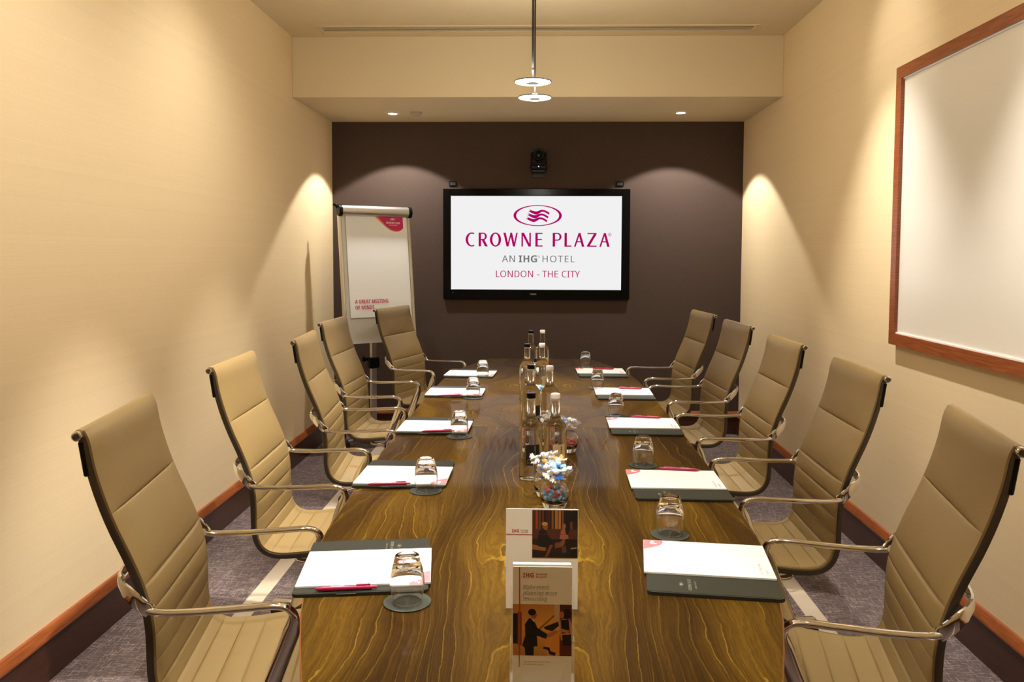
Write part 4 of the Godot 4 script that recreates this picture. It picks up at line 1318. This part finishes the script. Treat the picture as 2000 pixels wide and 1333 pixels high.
func lounge_photo() -> ImageTexture:   # two people talking on low seats in a dim lounge
	var im := Image.create(192, 208, false, Image.FORMAT_RGB8)
	im.fill(Color(0.16, 0.07, 0.04))
	var v := func(l: Array) -> Array:
		var o := []
		for i in range(0, l.size(), 2): o.append(Vector2(l[i], l[i + 1]))
		return o
	var cs := [[0, 12, Color(0.30, 0.13, 0.07)], [14, 24, Color(0.62, 0.20, 0.08)], [28, 36, Color(0.42, 0.22, 0.10)], [44, 47, Color(0.55, 0.36, 0.16)], [58, 76, Color(0.26, 0.09, 0.06)], [82, 90, Color(0.52, 0.33, 0.15)], [96, 108, Color(0.66, 0.42, 0.20)], [111, 121, Color(0.70, 0.46, 0.22)], [126, 132, Color(0.50, 0.32, 0.16)], [160, 170, Color(0.42, 0.22, 0.13)]]
	for c in cs: im.fill_rect(Rect2i(c[0], 0, c[1] - c[0], 82), c[2])
	im.fill_rect(Rect2i(0, 82, 192, 44), Color(0.30, 0.16, 0.11))
	im.fill_rect(Rect2i(134, 4, 54, 46), Color(0.06, 0.06, 0.05))
	im.fill_rect(Rect2i(0, 126, 192, 82), Color(0.13, 0.055, 0.035))
	fill(im, v.call([0, 150, 60, 160, 56, 178, 0, 172]), Color(0.58, 0.36, 0.16))
	fill(im, v.call([96, 142, 132, 136, 128, 160, 96, 166]), Color(0.46, 0.24, 0.12))
	fill(im, v.call([28, 92, 46, 78, 58, 86, 70, 116, 96, 138, 88, 150, 70, 150, 62, 164, 26, 158, 24, 120]), Color(0.05, 0.045, 0.04))
	fill(im, v.call([76, 150, 88, 152, 66, 204, 54, 204]), Color(0.46, 0.24, 0.15))
	disc(im, Vector2(56, 74), 10, 13, Color(0.55, 0.32, 0.20))
	disc(im, Vector2(53, 60), 13, 8, Color(0.72, 0.56, 0.24))
	fill(im, v.call([122, 86, 134, 78, 146, 88, 154, 122, 132, 128, 116, 124]), Color(0.62, 0.38, 0.28))
	disc(im, Vector2(148, 78), 9, 30, Color(0.07, 0.04, 0.03))
	disc(im, Vector2(134, 70), 8, 12, Color(0.62, 0.36, 0.24))
	fill(im, v.call([122, 132, 140, 128, 136, 150, 118, 158]), Color(0.52, 0.29, 0.19))
	fill(im, v.call([124, 158, 142, 152, 146, 184, 126, 186]), Color(0.30, 0.22, 0.18))
	fill(im, v.call([160, 164, 190, 164, 190, 206, 158, 206]), Color(0.04, 0.03, 0.03))
	fill(im, v.call([162, 164, 186, 160, 190, 166, 164, 170]), Color(0.55, 0.48, 0.42))
	im.fill_rect(Rect2i(0, 104, 192, 2), Color(0.45, 0.10, 0.07))
	return ImageTexture.create_from_image(im)


func greeting_photo() -> ImageTexture:   # a man in a dark suit shakes a woman's hand in a bright lobby
	var im := Image.create(224, 200, false, Image.FORMAT_RGB8)
	for y in 200:
		for x in 224: im.set_pixel(x, y, Color(0.84 + 0.10 * x / 224.0, 0.56 + 0.12 * x / 224.0, 0.27 + 0.06 * x / 224.0) * (1.0 - 0.18 * absf(y - 90) / 100.0))
	var v := func(l: Array) -> Array:
		var o := []
		for i in range(0, l.size(), 2): o.append(Vector2(l[i], l[i + 1]))
		return o
	im.fill_rect(Rect2i(0, 36, 18, 118), Color(0.06, 0.05, 0.04))
	im.fill_rect(Rect2i(18, 30, 16, 130), Color(0.52, 0.26, 0.12))
	im.fill_rect(Rect2i(156, 0, 22, 60), Color(0.78, 0.66, 0.50))
	im.fill_rect(Rect2i(178, 0, 46, 200), Color(0.34, 0.13, 0.08))
	fill(im, v.call([96, 96, 156, 40, 158, 46, 100, 102]), Color(0.56, 0.33, 0.15))
	fill(im, v.call([118, 88, 172, 66, 176, 82, 150, 104, 122, 96]), Color(0.12, 0.08, 0.06))
	fill(im, v.call([116, 110, 176, 100, 178, 200, 130, 200]), Color(0.86, 0.56, 0.24))
	fill(im, v.call([118, 164, 140, 168, 144, 182, 164, 188, 160, 200, 140, 194, 134, 178, 116, 172]), Color(0.07, 0.05, 0.04))
	fill(im, v.call([62, 54, 78, 58, 94, 92, 132, 116, 126, 134, 92, 122, 94, 164, 80, 164, 80, 200, 48, 200, 46, 170, 36, 162, 48, 120, 46, 78]), Color(0.055, 0.045, 0.045))
	fill(im, v.call([70, 54, 80, 58, 82, 68, 78, 68]), Color(0.82, 0.74, 0.66))
	disc(im, Vector2(80, 42), 11, 15, Color(0.62, 0.36, 0.22))
	disc(im, Vector2(73, 31), 15, 13, Color(0.07, 0.045, 0.035))
	fill(im, v.call([132, 116, 166, 98, 172, 106, 150, 124, 130, 130]), Color(0.72, 0.44, 0.28))
	fill(im, v.call([180, 58, 214, 52, 224, 76, 224, 140, 184, 140, 176, 100]), Color(0.74, 0.50, 0.38))
	fill(im, v.call([182, 60, 212, 58, 216, 110, 186, 112]), Color(0.06, 0.055, 0.06))
	fill(im, v.call([180, 92, 214, 100, 212, 112, 182, 106]), Color(0.74, 0.46, 0.32))
	fill(im, v.call([188, 118, 222, 116, 222, 160, 190, 160]), Color(0.09, 0.06, 0.06))
	disc(im, Vector2(206, 36), 15, 21, Color(0.12, 0.05, 0.03))
	disc(im, Vector2(186, 40), 9, 14, Color(0.68, 0.40, 0.27))
	im.fill_rect(Rect2i(24, 0, 4, 200), Color(0.55, 0.12, 0.06))
	return ImageTexture.create_from_image(im)


func print_on(parent: Node3D, called: String, m, mt: Material, at: Vector3) -> void:
	var o := put(called, m, mt, parent)
	o.position = at


func picture(w: float, h: float) -> Sh:   # a printed area, its picture upright
	var s := Sh.new()
	s.quad(Vector3(-w / 2, -h / 2, 0.0003), Vector3(w / 2, -h / 2, 0.0003), Vector3(w / 2, h / 2, 0.0003), Vector3(-w / 2, h / 2, 0.0003), Vector2(0, 1), Vector2(1, 1), Vector2(1, 0), Vector2(0, 0))
	return s


func brochures() -> void:
	# the A5 show card that stands behind
	var a := thing("show_card", "upright show card with a lounge photo, behind the leaflet holder", "card", Vector3(0.003, TOP + 0.0002, 5.05))
	put("card_sheet", Sh.new().box(Vector3(0, 0.105, 0), Vector3(0.148, 0.21, 0.0016)), mats.card, a)
	put("card_foot", Sh.new().box(Vector3(0, 0.0008, -0.03), Vector3(0.148, 0.0016, 0.06)).box(Vector3.ZERO, Vector3(0.06, 0.150, 0.0014), 0.0, Transform3D(Basis(Vector3.RIGHT, 0.322), Vector3(0, 0.073, -0.0265))), mats.card, a)
	var z := 0.0009
	var ph := mat("lounge_print", Color.WHITE, 0.45, 0.0, lounge_photo())
	print_on(a, "photo_print", picture(0.0935, 0.100), ph, Vector3(0.0265, 0.158, z))
	print_on(a, "rule_print", Sh.new().box(Vector3.ZERO, Vector3(0.054, 0.0014, 0.0004)), mats.red_print, Vector3(-0.047, 0.1565, z))
	print_on(a, "title_lettering", lettering("IHG", 0.0145, 0.0062, 0.0004, "Droid Sans", 0.4, 0, 700), mats.red_print, Vector3(-0.0545, 0.164, z))
	print_on(a, "title_lettering", lettering("Business", 0.0145, 0.0028, 0.0004), mats.grey_print, Vector3(-0.036, 0.1658, z))
	print_on(a, "title_lettering", lettering("Rewards", 0.0140, 0.0028, 0.0004), mats.grey_print, Vector3(-0.036, 0.1618, z))
	# the clear holder in front and its leaflets
	var h := thing("leaflet_holder", "clear acrylic leaflet holder at the end of the table", "leaflet holder", Vector3(0.003, TOP + 0.0002, 5.36))
	put("back_plate", Sh.new().box(Vector3(0, 0.085, -0.016), Vector3(0.108, 0.17, 0.002)), mats.acrylic, h)
	put("base_plate", Sh.new().box(Vector3(0, 0.001, -0.01), Vector3(0.108, 0.002, 0.075)), mats.acrylic, h)
	var lip := PackedVector2Array([Vector2(-0.054, 0.003), Vector2(0.054, 0.003), Vector2(0.054, 0.060), Vector2(0.046, 0.0605), Vector2(0.040, 0.056), Vector2(0.036, 0.040), Vector2(0.031, 0.022), Vector2(0.026, 0.018), Vector2(-0.026, 0.018), Vector2(-0.031, 0.022), Vector2(-0.036, 0.040), Vector2(-0.040, 0.056), Vector2(-0.046, 0.0605), Vector2(-0.054, 0.060)])
	put("front_plate", Sh.new().prism(lip, 0.002, Transform3D(Basis(), Vector3(0, 0, 0.012))), mats.acrylic, h)
	for s in [-1.0, 1.0]:
		put("side_plate", Sh.new().prism(PackedVector2Array([Vector2(-0.014, 0.003), Vector2(0.013, 0.003), Vector2(0.013, 0.060), Vector2(0.006, 0.085), Vector2(-0.014, 0.085)]), 0.002, Transform3D(Basis(Vector3.UP, -PI / 2) * Basis(Vector3(1, 0, 0), 0.0), Vector3(s * 0.053 + 0.001, 0, 0))), mats.acrylic, h)
	var back := thing("leaflet", "plain cream bundle of leaflets stacked behind the front one in the holder", "leaflet", Vector3(0.003, TOP + 0.0034, 5.353))
	put("sheets", Sh.new().box(Vector3(-0.001, 0.105, 0), Vector3(0.098, 0.210, 0.009), 0.0008), mats.card, back)
	var f := thing("leaflet", "front leaflet on event planning with a handshake photo, in the holder", "leaflet", Vector3(0.003, TOP + 0.0034, 5.361))
	put("sheet", Sh.new().box(Vector3(0, 0.1035, 0), Vector3(0.099, 0.207, 0.0012)), mats.card, f)
	var pm := mat("greeting_print", Color.WHITE, 0.45, 0.0, greeting_photo())
	z = 0.0007
	print_on(f, "photo_print", picture(0.099, 0.0885), pm, Vector3(0, 0.0985, z))
	print_on(f, "rule_print", Sh.new().box(Vector3.ZERO, Vector3(0.0016, 0.172, 0.0004)), mats.red_print, Vector3(-0.0385, 0.120, z + 0.0003))
	print_on(f, "title_lettering", lettering("IHG", 0.0185, 0.008, 0.0004, "Droid Sans", 0.5, 0, 700), mats.red_print, Vector3(-0.0235, 0.1925, z))
	print_on(f, "title_lettering", lettering("Business", 0.0185, 0.0034, 0.0004), mats.red_print, Vector3(-0.0015, 0.1946, z))
	print_on(f, "title_lettering", lettering("Rewards", 0.0180, 0.0032, 0.0004), mats.red_print, Vector3(-0.0017, 0.1900, z))
	for q in [["Make event", 0.0435, -0.0108, 0.1722, 0.0082], ["planning more", 0.0570, -0.0040, 0.1612, 0.0102], ["rewarding", 0.0400, -0.0125, 0.1515, 0.0100]]:
		print_on(f, "title_lettering", lettering(q[0], q[1], q[4], 0.0004, "Droid Serif", -0.4, 0, 400, 0.22), mats.grey_print, Vector3(q[2], q[3], z))
	print_on(f, "text_lettering", lettering("You take care of the event,", 0.046, 0.0028, 0.0004), mats.grey_print, Vector3(-0.009, 0.0435, z))
	print_on(f, "text_lettering", lettering("we take care of you.", 0.035, 0.0028, 0.0004), mats.grey_print, Vector3(-0.0145, 0.0385, z))
